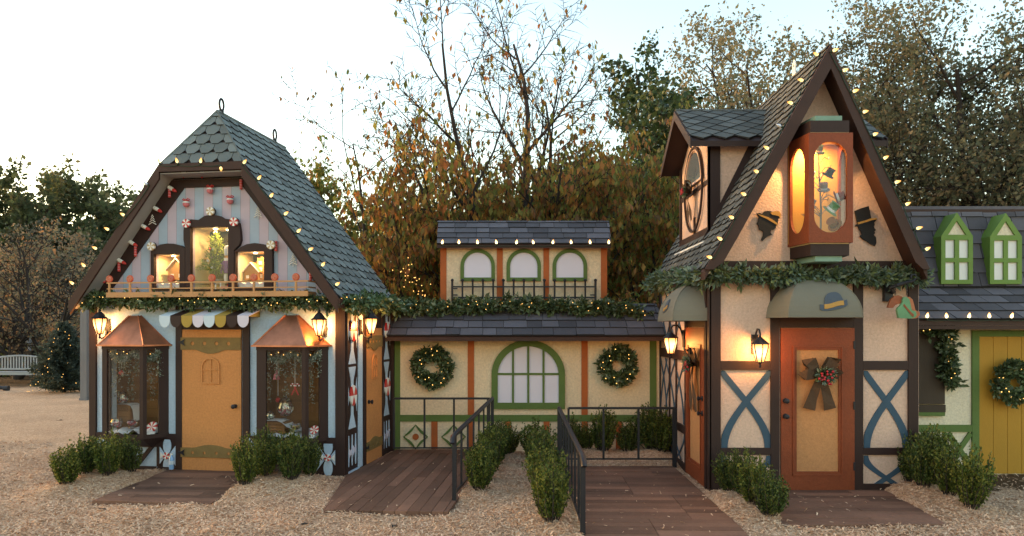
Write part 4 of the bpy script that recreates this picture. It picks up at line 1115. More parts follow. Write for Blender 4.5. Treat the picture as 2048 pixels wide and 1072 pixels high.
# the slopes flare a little towards the eaves
def prof(s):
    ex, k = (elx, kl) if s < 0 else (erx, kr)
    P = []
    for t in (0, .06, .14, .25, .5, 1):
        x = ex+(apx-ex)*t; z = ezr+(apz-ezr)*t-(.10*max(0, (t-.0)*(1-t))*(1.2-t)*1.6)
        P.append((x, z))
    return P
sl = MB(); dk = MB(); ff_ = MB()
for s in (-1, 1):
    P = prof(s)
    for i in range(len(P)-1):
        (xa, za), (xb, zb_) = P[i], P[i+1]
        q = [(xa, vb, za), (xa, ve, za), (xb, ve, zb_), (xb, vb, zb_)] if s < 0 else [(xa, ve, za), (xa, vb, za), (xb, vb, zb_), (xb, ve, zb_)]
        slab(dk, [(x, y, z-.03) for x, y, z in q], .10)
        shingle(sl, q, .125, .26, 'hex', 20+i, .024)
        ff_.prism([(xa, max(ezr-.015, za-.28)), (xb, max(ezr-.012, zb_-.28)), (xb, zb_+.006), (xa, za+.006)], [], fr, ve-.04, ve-.001)
dk.build('roof_deck', W['brown2'], HR)
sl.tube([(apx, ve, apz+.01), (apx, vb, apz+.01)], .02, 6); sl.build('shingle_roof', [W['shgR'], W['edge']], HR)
ff_.build('bargeboard', W['brown2'], HR)
m = MB(); c = Vector((apx, 1.2, apz+.05))
m.prism([(-.05, 0), (.05, 0), (.05, .19), (0, .24), (-.05, .19)], [disc(0, .15, .022, 10)], lambda a, b, d: (apx+d, .75+a, apz+b), -.006, .006); m.build('lifting_plate', W['white'], HR)
# dormers
def dormer(s):
    ddn, ddf, dm_ = 9.37-8.68, 10.95-8.68, 10.13-8.68; q = 1 if s < 0 else (erx-apx)/(apx-elx)
    X = lambda x: apx+(apx-(x-2.46))*q if s > 0 else x-2.46
    xf, xr = X(2.651), X(2.366); zb_, ze_, zr = 3.32, 4.54, 5.16
    O = (lambda a: a) if s < 0 else (lambda a: -a)
    inx = X(2.46+apx)
    fn = (lambda a, b, d: (xf-d, a, b)) if s < 0 else (lambda a, b, d: (xf+d, a, b))
    zrf = zr-.05
    m = MB(); m.prism([(ddn, zb_), (ddf, zb_), (ddf, ze_-.08), (dm_, zrf-.08), (ddn, ze_-.08)], [], fn, -.05, 0)
    m.build('dormer_front', W['pink'], HR)
    roofx = lambda z: X(2.46+elx+(z-ezr)/kl)
    for v in (ddn, ddf-.05):
        m = MB(); m.prism([(xf+.05*(-1 if s > 0 else 1), zb_), (roofx(zb_), zb_-.05), (roofx(ze_), ze_-.05), (xf+.05*(-1 if s > 0 else 1), ze_-.05)], [], fr, v+.002, v+.05)
        m.build('dormer_cheek', W['pink'], HR)
    m = MB(); f2 = lambda a, b, d: fn(a, b, d)
    for a, b in ((ddn-.02, ddn+.03), (ddf-.05, ddf+.02)): m.prism(rect(a, b, zb_-.1, ze_-.05), [], f2, .001, .03)
    m.prism(rect(ddn+.031, ddf-.051, zb_-.10, zb_+.06), [], f2, .001, .028)
    m.prism(rect(dm_-.03, dm_+.03, zb_+.061, zb_+.30), [], f2, .001, .02)
    m.prism(rect(ddn+.031, ddf-.051, 3.97, 4.03), [disc(dm_, 4.0, .02, 6)], f2, .001, .018)
    x0_, x1_ = sorted((xf-O(.03), xf+O(.13))); m.box(x0_, x1_, ddn-.02, ddn-.0, zb_-.12, ze_-.05)
    # raking skirt where the cheek meets the slope
    xa, xb = roofx(zb_-.08), roofx(ze_-.05)
    m.hexa([(xa-O(.05), ddn-.015, zb_-.12), (xa+O(.24), ddn-.015, zb_-.1), (xb+O(.20), ddn-.015, ze_-.02), (xb-O(.10), ddn-.015, ze_-.02)], [(xa-O(.05), ddn-.001, zb_-.12), (xa+O(.24), ddn-.001, zb_-.1), (xb+O(.20), ddn-.001, ze_-.02), (xb-O(.10), ddn-.001, ze_-.02)])
    m.build('dormer_timber', W['brown'], HR)
    m = MB(); x0_, x1_ = sorted((xf-O(.16), xf-O(.0))); 
    m.hexa([(xf-O(.11), ddn-.05, zb_-.165), (xf-O(.11), ddf+.0, zb_-.165), (xf-O(.0), ddf, zb_-.102), (xf-O(.0), ddn-.05, zb_-.102)], [(xf-O(.11), ddn-.05, zb_-.145), (xf-O(.11), ddf, zb_-.145), (xf, ddf, zb_-.082), (xf, ddn-.05, zb_-.082)]); m.build('sill_flashing', W['white'], HR)
    # oval window: ring, panes above, solid below
    zc_, rh, rw = 4.02, .62, .50
    m = MB(); m.prism(disc(dm_, zc_, rh, 36, rw), [disc(dm_, zc_, rh-.030, 36, rw-.030)], f2, .019, .045); ov = m.build('oval_window', W['brown'], HR)
    up = [(dm_+(rw-.045)*math.cos(PI*k/18), zc_+.07+(rh-.12)*math.sin(PI*k/18)) for k in range(19)]
    m = MB(); m.prism(up, [[(dm_+(x-dm_)*.90, zc_+.10+(z-zc_-.07)*.92) for x, z in up]], f2, .019, .04); m.build('sash', W['pink'], ov)
    m = MB(); m.prism([(dm_+(x-dm_)*.9, zc_+.08+(z-zc_-.07)*.9) for x, z in up], [], f2, .021, .026); m.build('glass_pane', winglass, ov)
    # roof
    yn, yf = 9.21-8.68, 11.05-8.68
    m1, m2 = MB(), MB()
    for y in (yn, yf):
        A = (xr, y, ze_-.03); B_ = (xr, dm_, zr); C_ = (X(2.46+apx-.02), dm_, zr); D_ = (X(2.46+elx+(ze_-ezr)/kl+.12), y, ze_-.03)
        q_ = [A, D_, C_, B_]
        nn = (Vector(q_[1])-Vector(q_[0])).cross(Vector(q_[2])-Vector(q_[0]))
        if nn.z < 0: q_ = [D_, A, B_, C_]
        slab(m1, [(a, b, c-.02) for a, b, c in q_], .075); shingle(m2, q_, .13, .30, 'diamond', 31, .020)
        g_ = xr-O(.02)
        m1.hexa([(g_, y, ze_-.15), (g_, dm_, zr-.13), (g_+O(.018), dm_, zr-.13), (g_+O(.018), y, ze_-.15)], [(g_, y, ze_-.02), (g_, dm_, zr+.0), (g_+O(.018), dm_, zr+.0), (g_+O(.018), y, ze_-.02)])
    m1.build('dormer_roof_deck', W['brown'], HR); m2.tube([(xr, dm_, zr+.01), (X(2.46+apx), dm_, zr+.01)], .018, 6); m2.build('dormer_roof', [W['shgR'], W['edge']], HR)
winglass = mat('sky reflecting glass', (.10, .12, .14), .06, .2, 3, .02, 4, spec=1.0)
dormer(-1); dormer(1)
# hat display bay on the gable
m = MB(); b = BX; zz0, zz1, fv = b['z0'], b['z1'], b['f']
sz0, sz1 = FR.f(1650, 465, fv)[1], FR.f(1650, 283, fv)[1]; sa, sb = FR.f(1628.5, 400, fv)[0], FR.f(1694, 400, fv)[0]
m.prism(rect(b['a'], b['b'], zz0, zz1), [stadium(sa, sb, sz0, sz1, .19)], fr, fv, fv+.03)
def sidep(xa, xw, o):
    mp = lambda a, z, d: (xa+(xw-xa)*a+d*o, fv+.031+(-.001-fv-.031)*a, z)
    m.prism(rect(0, 1, zz0, zz1), [stadium(.16, .86, sz0+.02, sz1-.02, .24)], mp, .0, .03)
sidep(b['a'], b['wa'], 1); sidep(b['b'], b['wb'], -1)
bay = m.build('display_bay', W['rust'], HR)
def plinth(name, z0, z1, e, mt, f_e):
    q = [(b['wa']-e, -.003), (b['a']-e, fv-f_e), (b['b']+e, fv-f_e), (b['wb']+e, -.003)]
    MB().hexa([(x, y, z0) for x, y in q], [(x, y, z1) for x, y in q]).build(name, W[mt], bay)
plinth('floor_board', zz0-.012, zz0+.03, -.032, 'boxin', -.034); plinth('ceiling_board', zz1-.03, zz1+.012, -.032, 'boxin', -.034)
plinth('lower_moulding', zz0-.15, zz0-.013, -.03, 'brown', -.03); plinth('lower_ledge', zz0-.215, zz0-.151, -.10, 'mint', -.06)
plinth('upper_moulding', zz1+.013, zz1+.15, -.03, 'brown', -.03); plinth('upper_ledge', zz1+.151, zz1+.215, -.10, 'mint', -.06)
m = MB(); m.box(b['wa']+.001, b['wb']-.001, -.030, -.012, zz0+.03, zz1-.03); m.build('back_panel', W['honey'], bay)
m = MB(); m.lathe([(.035, -.014), (.035, 0)], 14, ((b['a']+b['b'])/2-.12, -.22, zz1-.032)); pk = m.build('puck_light', W['spotw'], bay); lamp_light('puck_lamp', pk, ((b['a']+b['b'])/2-.12, -.22, zz1-.055), 5.0, (1, .55, .19), .06)
m = MB(); m.box(b['a']+.02, b['b']-.02, fv+.032, fv+.035, zz0+.03, zz1-.03); m.build('glass_pane', W['pane'], bay)
HT = thing('hat_tree', 'wire hat tree with small hats in the lit orange bay', 'hat stand', FR.w((b['a']+b['b'])/2-.02, -.24, zz0+.032), 0)
m = MB(); m.tube([(0, 0, 0), (.01, 0, .4), (-.015, 0, .8), (-.02, 0, 1.10)], [.014, .011, .009, .005], 7)
q = random.Random(9); ends = []
for k in range(20):
    z = .30+.75*q.random(); a = q.random()*6.28; l = .08+.12*q.random()
    e = (l*math.cos(a), l*math.sin(a), z+.10*q.random()); m.tube([(0, 0, z), (e[0]*.5, e[1]*.5, z+.07), e, (e[0]*1.1, e[1]*1.1, e[2]+.03)], .005, 4); ends.append(e)
m.build('wire_stem', W['grey'], HT, smooth=True); MB().lathe([(.12, 0), (.13, .01), (.07, .03), (.02, .04)], 16).build('base', W['stone'], HT, True)
hats = [((-.04, -.03, 1.08), 'verd', 'white', .075, 0, 'small green hat with white trim at the very top of the wire hat tree'), ((.07, -.05, .80), 'black', 'black', .075, 25, 'small black top hat on the wire hat tree'),
    ((.0, -.09, .62), 'grey', 'stone', .07, -10, 'small grey round hat on the stem of the wire hat tree'), ((.16, -.08, .52), 'felt', 'fur', .085, 70, 'small maroon hat with white fur trim on the wire hat tree'),
    ((.06, -.13, .36), 'verd', 'fur', .095, 35, 'green hat with big white top, low on the wire hat tree'), ((.14, -.07, .20), 'rustb', 'felt', .085, -60, 'small russet hat hung lowest on the wire hat tree'),
    ((-.11, .02, .80), 'fur', 'fur', .06, 15, 'white fluffy hat high on the wire hat tree'), ((-.12, -.02, .45), 'grey', 'purple', .06, 20, 'grey and purple hat behind the orange bay edge')]
for (x, y, z), mt, bd_, r_, rot, lb in hats:
    t = thing('miniature_hat', lb, 'hat', FR.w((b['a']+b['b'])/2-.02+x, -.24+y, zz0+.032+z), 0, 'hats on the wire hat tree')
    t.rotation_euler = (math.radians(30), math.radians(rot), 0)
    MB().lathe([(r_, -.012), (r_, 0), (r_*.62, .004), (r_*.60, r_*.9), (r_*.66, r_*1.1), (.004, r_*1.12)], 16).build('crown', W[mt], t, True)
    MB().lathe([(r_*.64, .006), (r_*.63, r_*.35)], 16).build('band', W[bd_], t)
# silhouettes
def silhouette(name, label, cat, poly, band, px_):
    cxm = sum(p[0] for p in poly)/len(poly); c = FR.f(1480+cxm/2.331, 80+870/2.331, -.03)
    t = thing(name, label, cat, FR.w(c[0], -.032, c[1]), 0, 'black silhouettes on the gable')
    mp = lambda L: [tuple(x-y for x, y in zip(FR.f(1480+a/2.331, 80+b_/2.331, -.03), c)) for a, b_ in L]
    MB().prism(mp(poly), [], fr, 0, .02).build('profile', W['black'], t)
    for L in band: MB().prism(mp(L), [], fr, -.006, -.001).build('hat_band', W['gold'], t)
silhouette('lady_silhouette', 'black cutout of a lady in a feathered hat on the pink gable', 'silhouette',
    [(78, 808), (92, 806), (104, 811), (113, 799), (128, 796), (145, 799), (160, 806), (164, 797), (180, 798), (190, 812), (188, 828), (178, 834), (176, 862), (166, 866), (168, 874), (158, 884), (146, 886), (142, 896), (150, 908), (132, 914), (116, 926), (105, 937), (100, 930), (108, 912), (110, 896), (104, 888), (92, 886), (88, 878), (90, 872), (86, 868), (88, 862), (80, 856), (86, 842), (88, 826)],
    [[(80, 810), (100, 816), (130, 826), (158, 842), (176, 858), (174, 864), (150, 850), (125, 835), (98, 823)], [(140, 806), (165, 797), (184, 800), (190, 814), (186, 832), (180, 822), (168, 818), (150, 815)]], 1537)
silhouette('gentleman_silhouette', 'black cutout of a bearded man in a top hat on the pink gable', 'silhouette',
    [(536, 796), (566, 784), (600, 774), (606, 800), (612, 832), (637, 832), (638, 838), (626, 850), (628, 862), (624, 868), (626, 876), (634, 886), (627, 892), (630, 900), (624, 908), (634, 920), (636, 945), (630, 960), (612, 952), (592, 938), (572, 926), (560, 916), (568, 904), (564, 890), (556, 882), (552, 868), (538, 870), (540, 862), (548, 856), (542, 826)],
    [[(547, 851), (580, 842), (612, 831), (637, 831), (636, 837), (616, 840), (585, 850), (550, 860)]], 1732)
# hanging hat sign
sg = thing('hanging_hat_sign', 'carved hats hanging on chains from a dark bracket at the garland end', 'sign', FR.w(rx(1772), -.01, rz(582)), 0)
def sp(px, py, v=-.26): u, z = FR.f(px, py, v); return (u-rx(1772), v+.01, z-rz(582))
m = MB(); a0, a1 = rx(1764), rx(1780); cx0 = rx(1772)
m.box(a0-cx0, a1-cx0, -.06, .005, rz(603)-rz(582), rz(556)-rz(582)); m.build('back_plate', W['iron'], sg)
m = MB(); m.tube([(0.05, -.06, -.02), sp(1783, 575, -.2), sp(1795, 570), sp(1812, 565), sp(1826, 562)], [.022, .026, .022, .02, .016], 8); m.tube([sp(1826, 562), sp(1832, 556), sp(1830, 549), sp(1823, 550), sp(1822, 557)], .014, 6); m.build('scroll_arm', W['iron'], sg, True)
for px in (1790.5, 1814):
    m = MB()
    for k in range(6):
        a = sp(px, 570+3.6*k); m.tube([(a[0]+.008*math.cos(j*PI/4)*(k % 2), a[1]+.008*math.cos(j*PI/4)*(1-k % 2), a[2]+.014*math.sin(j*PI/4)) for j in range(9)], .0035, 4)
    m.build('chain', W['iron'], sg)
def plate(name, L, mt, d0, d1): MB().prism([(sp(x, y)[0], sp(x, y)[2]) for x, y in L], [], fr, d0, d1).build(name, W[mt], sg)
crp = lambda L: [(1740+x/5.956, 520+y/5.956) for x, y in L]
plate('brown_hat', crp([(208, 565), (228, 510), (248, 465), (290, 430), (335, 420), (375, 435), (400, 480), (385, 520), (340, 522), (300, 535), (270, 570), (235, 572)]), 'rustb', -.26, -.225)
plate('green_hat', crp([(306, 600), (315, 570), (345, 545), (370, 500), (368, 470), (385, 440), (420, 442), (450, 470), (465, 530), (480, 600), (525, 612), (538, 650), (520, 685), (470, 697), (380, 697), (325, 690)]), 'verd', -.285, -.245)
plate('orange_hat', crp([(430, 440), (470, 440), (505, 470), (525, 540), (540, 600), (585, 620), (595, 650), (560, 690), (520, 698), (480, 690), (470, 600), (450, 500)]), 'terra', -.255, -.215)
plate('hat_ribbon', crp([(385, 525), (440, 590), (470, 625), (500, 650), (495, 680), (470, 660), (430, 610), (375, 545)]), 'rustb', -.293, -.2855)

# ================================================================ YELLOW DOOR BUILDING at the edge
HB = thing('yellow_door_cottage', 'pale cottage with mustard door, green trim and two pointed green dormer windows', 'playhouse', (0, 9.7, 0), 0)
bxx = lambda px, v=0: FB.f(px, 700, v)[0]; bzz = lambda py, v=0: FB.f(1900, py, v)[1]
X0, X1 = 5.15, 9.2
MB().box(X0, X1, 0, .1, -.02, 2.35).build('wall', W['cream2'], HB)
m = MB(); g_ = -.028; dx0, dx1 = bxx(1959, g_), bxx(1959, g_)+.98
m.box(bxx(1945, g_), dx0, g_, .002, .0, bzz(661, g_)); m.box(dx0+.001, dx1, g_, .002, bzz(673, g_), bzz(661, g_)); m.box(dx1+.001, dx1+.1, g_, .002, 0, bzz(661, g_))
m.box(X0+.01, bxx(1944.7, g_), g_, .002, bzz(864, g_), bzz(850, g_)); m.box(X0+.01, bxx(1944.7, g_), g_, .002, bzz(948, g_), bzz(935, g_))
m.box(dx1+.101, X1-.05, g_, .002, bzz(864, g_), bzz(850, g_))
c0, c1 = bxx(1838, g_), bxx(1944.5, g_)
for q0, q1 in ((1898, 1943), (1846, 1896)):
    a, c = bxx(q0, g_), bxx(q1, g_); z0_, z1_ = bzz(935, g_)+.02, bzz(864, g_)-.02
    for k, (p, r_) in enumerate((((a, z0_), (c, z1_)), ((c, z0_), (a, z1_)))): m.bar((p[0], -.012-.002*k, p[1]), (r_[0], -.012-.002*k, r_[1]), .065, .022+.002*k, (0, 1, 0))
m.build('green_trim', W['green'], HB)
m = MB(); z1_ = bzz(673.5, g_); n = 5; w = (dx1-dx0-.004)/n
for k in range(n): m.box(dx0+.002+w*k+.003, dx0+.002+w*(k+1)-.003, -.02, .003, .01, z1_)
m.box(dx0+.004, dx1-.004, -.012, .0035, .012, z1_-.002)
dr = m.build('door', W['yellow'], HB)
m = MB(); m.tube([(dx1-.08, -.021, .95), (dx1-.08, -.05, .95), (dx1-.08, -.09, .95)], [.028, .012, .03], 10); m.build('door_knob', W['iron'], dr)
m = MB(); a, c = X0+.02, bxx(1889, -.03); m.box(a, c, -.04, .002, bzz(808, -.03), bzz(664, -.03)); m.box(a, c+.004, -.05, .002, bzz(824, -.03), bzz(809.5, -.03)); m.build('shutter', W['shut'], HB)
m = MB(); m.box(a, c+.0, -.045, .002, bzz(830, -.03)-.012, bzz(824.2, -.03)); m.build('window_sill', W['green'], HB)
# lower slope, mansard, green windows
m = MB(); ev_, tv_ = -.32, .22; ez_, tz_ = FB.f(1900, 639, ev_)[1], FB.f(1900, 574, tv_)[1]
A = [(X0-.1, ev_, ez_), (X1+.1, ev_, ez_), (X1+.1, tv_, tz_), (X0-.1, tv_, tz_)]
mt_ = .46; mz1 = FB.f(1900, 417, mt_)[1]
B_ = [(X0-.1, tv_-.03, tz_-.01), (X1+.1, tv_-.03, tz_-.01), (X1+.1, mt_, mz1), (X0-.1, mt_, mz1)]
slab(m, [(x, y, z-.02) for x, y, z in A], .06); slab(m, B_, .06, up=(0, -1, .2)); m.box(X0-.1, X1+.1, mt_-.05, mt_+1.2, mz1-.08, mz1-.02); m.box(X0-.08, X1+.08, ev_+.002, ev_+.02, ez_-.13, ez_-.083)
m.box(X0-.1, X1+.1, mt_+1.0, mt_+1.05, 0, mz1-.09); m.build('roof_deck', W['brown2'], HB)
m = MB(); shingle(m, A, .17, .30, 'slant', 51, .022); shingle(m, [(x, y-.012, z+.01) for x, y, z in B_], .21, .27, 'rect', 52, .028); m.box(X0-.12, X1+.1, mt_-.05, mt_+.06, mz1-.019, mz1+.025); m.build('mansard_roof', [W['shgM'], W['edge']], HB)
# pointed windows stand on the slope as small built-out dormers
def pointed(pa, pb, pt, ysh, ytop, ybot):
    v = tv_-.10; a, c = FB.f(pa, 500, v)[0], FB.f(pb, 500, v)[0]; zt_, zs, zb_ = (FB.f(1900, y, v)[1] for y in (ytop, ysh, ybot)); cc_ = (a+c)/2; t = .06
    hs = []
    w2 = (c-a-3*t)/2; rows = ((zb_+t, zb_+t+(zs-zb_-3*t)/2), (zb_+2*t+(zs-zb_-3*t)/2, zs-t*.9))
    for r0, r1 in rows:
        for k in (0, 1): hs.append(rect(a+t+k*(w2+t), a+t+k*(w2+t)+w2, r0, r1))
    tri_ = [(a+t*1.6, zs+t*.3), (c-t*1.6, zs+t*.3), (cc_, zt_-t*1.9)]
    m = MB(); m.prism([(a, zb_), (c, zb_), (c, zs), (cc_, zt_), (a, zs)], hs+[tri_], fr, v, v+.04); o = m.build('pointed_window', W['green2'], HB)
    m = MB()
    m.prism([(a+.004, zb_+.004), (c-.004, zb_+.004), (c-.004, zs), (cc_, zt_-.004), (a+.004, zs)], [], fr, v+.041, mt_-.05); m.build('dormer_body', W['green2'], o)
    for h_ in hs: MB().prism([(x+(.002 if k in (1, 2) else -.002)*0, z) for k, (x, z) in enumerate(h_)], [], fr, v+.025, v+.0405).build('white_panel', W['white'], o)
    MB().prism(tri_, [], fr, v+.025, v+.0405).build('cream_panel', W['cream2'], o)
pointed(1882.5, 1946, 1913, 472, 425, 568); pointed(1980, 2044, 2012, 473, 426, 568)
# ================================================================ LANTERNS
def lantern(label, loc, rz_, kind):
    """faces -Y locally: back plate on the wall plane y = 0"""
    t = thing('wall_lantern', label, 'lantern', loc, rz_, 'lit wall lanterns'); t.scale = (1.02,)*3
    s = 1.0
    if kind == 'low':      # arm curls below the glass
        c = Vector((0, -.17, .0))
        m = MB(); m.lathe([(.045, -.012), (.05, .0)], 12, (0, -.013, -.02), 0, 'y'); m.box(-.035, .035, -.024, -.002, -.12, .09); m.build('back_plate', W['iron'], t)
        m = MB(); m.tube([(0, -.02, -.05), (0, -.07, -.15), (0, -.13, -.175), (0, -.17, -.155), (0, -.17, -.115)], .011, 7); m.build('arm', W['iron'], t, True)
        m = MB(); m.lathe([(.11, .098), (.115, .108), (.085, .13), (.055, .17), (.03, .19), (.018, .20), (.02, .215), (.004, .245)], 6, c); m.build('cap', W['iron'], t)
        zb, zt, rb, rt_ = -.10, .10, .045, .085
    else:                  # hangs from a hook that rises over the glass
        c = Vector((0, -.19, -.06))
        m = MB(); m.box(-.04, .04, -.022, -.002, -.10, .14); m.build('back_plate', W['iron'], t)
        m = MB(); m.tube([(0, -.02, .06), (0, -.05, .15), (0, -.10, .205), (0, -.16, .20), (0, -.19, .15), (0, -.19, .10)], .012, 7); m.build('arm', W['iron'], t, True)
        m = MB(); m.lathe([(.105, .085), (.10, .10), (.06, .135), (.03, .16), (.012, .175), (.012, .19)], 12, c); m.build('cap', W['iron'], t)
        zb, zt, rb, rt_ = -.12, .085, .05, .088
    m = MB(); m.lathe([(rb*.9, zb), (rb*1.1, zb+.05), (rt_*.93, zt-.05), (rt_*.92, zt)], 12, c); m.build('glass', W['lamp'], t, True)
    lp = bpy.data.lights.new('lantern_bulb', 'POINT'); lp.energy = 6.5; lp.color = (1, .50, .16); lp.shadow_soft_size = .05; lo = bpy.data.objects.new('lantern_bulb', lp); COL.objects.link(lo); lo.parent = t; lo.location = (c.x, c.y, c.z)
    m = MB()
    for k in range(6):
        a = PI/6+k*PI/3; m.tube([(c.x+rb*.95*math.cos(a), c.y+rb*.95*math.sin(a), c.z+zb), (c.x+rb*1.22*math.cos(a), c.y+rb*1.22*math.sin(a), c.z+zb+.05), (c.x+rt_*1.03*math.cos(a), c.y+rt_*1.03*math.sin(a), c.z+zt-.04), (c.x+rt_*1.05*math.cos(a), c.y+rt_*1.05*math.sin(a), c.z+zt+.006)], .008, 4)
    m.lathe([(rb*1.05, zb-.012), (rb*1.05, zb-.001)], 10, c); m.lathe([(.006, zb-.075), (.016, zb-.055), (.008, zb-.04), (.02, zb-.0125)], 8, c)
    m.build('cage', W['iron'], t); return t
p = FL.f(217, 652, 0); lantern('lit lantern beside the bay window next to the far corner post, nearest the bench', FL.w(*[p[0], 0, p[1]]), FL.r, 'low')
p = FL.f(649, 655, 0); lantern('lit lantern on the striped house front, between copper roof and corner post', FL.w(p[0], 0, p[1]), FL.r, 'low')
p = FL.e(719, 652, LW+.012); lantern('lit lantern on the side wall by the second tan door, over the ramp', FL.w(LW+.012, p[0], p[1]), FL.r+PI/2, 'low')
p = FR.e(1369, 680, -.03); lantern('lit lantern on the side wall under the first green awning', FR.w(-.03, p[0], p[1]), -PI/2, 'hook')
p = FR.f(1509, 692, 0); lantern('lit lantern on the pink front panel beside the big orange door', FR.w(p[0], 0, p[1]), 0, 'hook')

# ================================================================ STRING LIGHTS
def bulbmesh(mt, nm='bulb'):
    m = MB(); m.lathe([(.009, .0), (.019, .010), (.0225, .028), (.017, .054), (.008, .074), (.002, .083)], 8, (0, 0, 0), 0); m.lathe([(.013, -.035), (.016, -.001)], 8, (0, 0, 0), 1)
    o = m.build(nm, [W[mt], W['wire']], None, 'all'); me = o.data; bpy.data.objects.remove(o); return me
BM, BM2, BD = bulbmesh('bulb'), bulbmesh('bulbw'), bulbmesh('dead')
def string_lights(label, P, dirs, mesh, sag=.03, group=None, unlit=()):
    t = thing('string_lights', label, 'string lights', P[0], 0, group); o = P[0]
    pts = []
    for i in range(len(P)-1):
        for k in range(6):
            f = k/6; q = P[i].lerp(P[i+1], f); q = q+Vector((0, 0, -sag*math.sin(PI*f))); pts.append(q-o)
    pts.append(P[-1]-o); MB().tube(pts, .006, 4).build('wire', W['wire'], t)
    for i, (p, d) in enumerate(zip(P, dirs)):
        b = bpy.data.objects.new('bulb', BD if i in unlit else mesh); COL.objects.link(b); b.parent = t
        d = Vector(d)+Vector((rnd.uniform(-.25, .25), rnd.uniform(-.2, .2), rnd.uniform(-.2, .2)))
        b.location = p-o+d.normalized()*.03; b.scale = (.86,)*3; b.rotation_mode = 'QUATERNION'; b.rotation_quaternion = Vector((0, 0, 1)).rotation_difference(d.normalized())
def LP(px, py, v=-.34): u, z = FL.f(px, py, v); return FL.w(u, v, z)
out = (FL.w(.75, -.1, .55)-FL.w(0, 0, 0))
R_ = [(484, 330), (513, 362), (538, 397), (565, 432), (591, 467), (614, 502), (641, 535), (668, 572)]
string_lights('warm bulbs up the rake of the slate roof beside the shingled slope', [LP(a, b) for a, b in R_], [out]*8, BM2, .02, 'bulb strings on the roofs')
T_ = [(320, 330), (356, 330), (400, 330), (441, 330)]
string_lights('four warm bulbs along the hipped top of the slate roof', [LP(a, b) for a, b in T_], [(-.2, 0, 1), (.1, -.2, 1), (0, -.2, 1), (0, -.5, -1)], BM2, .02, 'bulb strings on the roofs')
L_ = [(298, 372), (253, 433), (222, 462), (198, 500), (173, 537), (151, 571)]
string_lights('sparse bulbs down the rake of the slate roof in front of the far wood', [LP(a, b) for a, b in L_], [(-.8, -.1, .6)]*6, BM2, .02, 'bulb strings on the roofs', (0,))
v = UF-.18; string_lights('row of warm bulbs along the eave above three white arched windows', [FM.w(FM.f(px, 491, v)[0], v, FM.f(px, 491, v)[1]) for px in (883.5, 918, 956, 994, 1032, 1068, 1105, 1143, 1181, 1218)], [(0, -.1, 1)]*10, BM, .012, 'bulb strings on the roofs')
v = -.345; string_lights('row of warm bulbs along the cottage eave below the pointed green windows', [FB.w(FB.f(px, 640, v)[0], v, FB.f(px, 640, v)[1]) for px in (1853, 1894, 1937, 1979, 2021, 2063)], [(0, -.1, 1)]*6, BM, .012, 'bulb strings on the roofs')
def RP(px, py, v=-.345): u, z = FR.f(px, py, v); return FR.w(u, v, z)
A_ = [(1640, 112), (1611, 162), (1590, 208), (1566, 255), (1542, 300), (1520, 346), (1496, 392), (1471, 438), (1448, 482), (1428, 517)]
string_lights('warm bulbs up the steep shingled rake above the feathered lady', [RP(a, b) for a, b in A_], [(-.9, -.2, .35)]*10, BM2, .01, 'bulb strings on the roofs', (3,))
B_ = [(1660, 104), (1680, 143), (1700, 185), (1720, 226), (1741, 272), (1762, 320), (1784, 367), (1806, 412), (1827, 459), (1846, 502)]
string_lights('warm bulbs down the steep rake above the top hatted man', [RP(a, b) for a, b in B_], [(.9, -.2, .35)]*10, BM2, .01, 'bulb strings on the roofs')

# ================================================================ GARLANDS, WREATHS, BOWS
GL = leafmat('dark garland leaves', [(.055, .085, .035), (.085, .12, .045), (.12, .155, .075), (.04, .06, .028), (.17, .205, .13)], .2)
GE = leafmat('eucalyptus leaves', [(.14, .19, .14), (.21, .27, .22), (.08, .12, .08), (.10, .14, .065), (.16, .20, .08)], .2)
GLT = leafmat('pale garland leaves', [(.09, .14, .06), (.14, .20, .10), (.06, .10, .04), (.18, .24, .17), (.045, .08, .03)], .15)
MINI = MB().ball((0, 0, 0), .0062, 6, 4).build('fairy_light', W['mini']); MM = MINI.data; bpy.data.objects.remove(MINI)
def lights(t, P, scale=1):
    for p in P:
        b = bpy.data.objects.new('fairy_light', MM); COL.objects.link(b); b.parent = t; b.location = p; b.scale = (scale,)*3
def garland(label, P, r_, n, ls, m, nlights, seed, wr=.24, hang=.25, front=(0, -1, 0)):
    g = np.random.default_rng(seed); P = [Vector(p) for p in P]; o = P[0]; t = thing('leaf_garland', label, 'garland', o, 0, 'leaf garlands')
    seg = [(P[i+1]-P[i]).length for i in range(len(P)-1)]; tot = sum(seg); f3 = np.array(front)
    def pt(s):
        s *= tot
        for i, l in enumerate(seg):
            if s <= l or i == len(seg)-1: return np.array(P[i].lerp(P[i+1], min(1, s/l))-o), np.array((P[i+1]-P[i]).normalized())
            s -= l
    MB().tube([tuple(pt(k/40)[0]) for k in range(41)], .018, 5).build('stem', W['bark2'], t)
    C, D = [], []; nc = int(n/14)
    for k in range(nc):
        q, d = pt(g.random()); a = g.normal(size=3); a[2] += -hang; dirn = unit(a+f3*.5); tipc = q+dirn*r_*g.uniform(.2, .75)+g.normal(0, .02, 3)
        sp = unit(dirn+d*g.normal(0, .8))
        for j in range(14):
            C.append(tipc+sp*(j/14-.5)*r_*1.2+g.normal(0, .012, 3)); D.append(unit(sp+g.normal(0, .65, 3)))
    leaves('leaf_spray', C, D, ls*g.uniform(.6, 1.25, len(C)), wr, m, t, seed)
    L = []
    for k in range(nlights):
        q, d = pt((k+g.random())/nlights); a = unit(np.array((g.normal(0, .5), -1, g.normal(0, .8)))+f3*.7); L.append(tuple(q+a*r_*g.uniform(.75, 1.0)))
    lights(t, L); return t
def GP(px, py, v): u, z = FL.f(px, py, v); return FL.w(u, v, z)
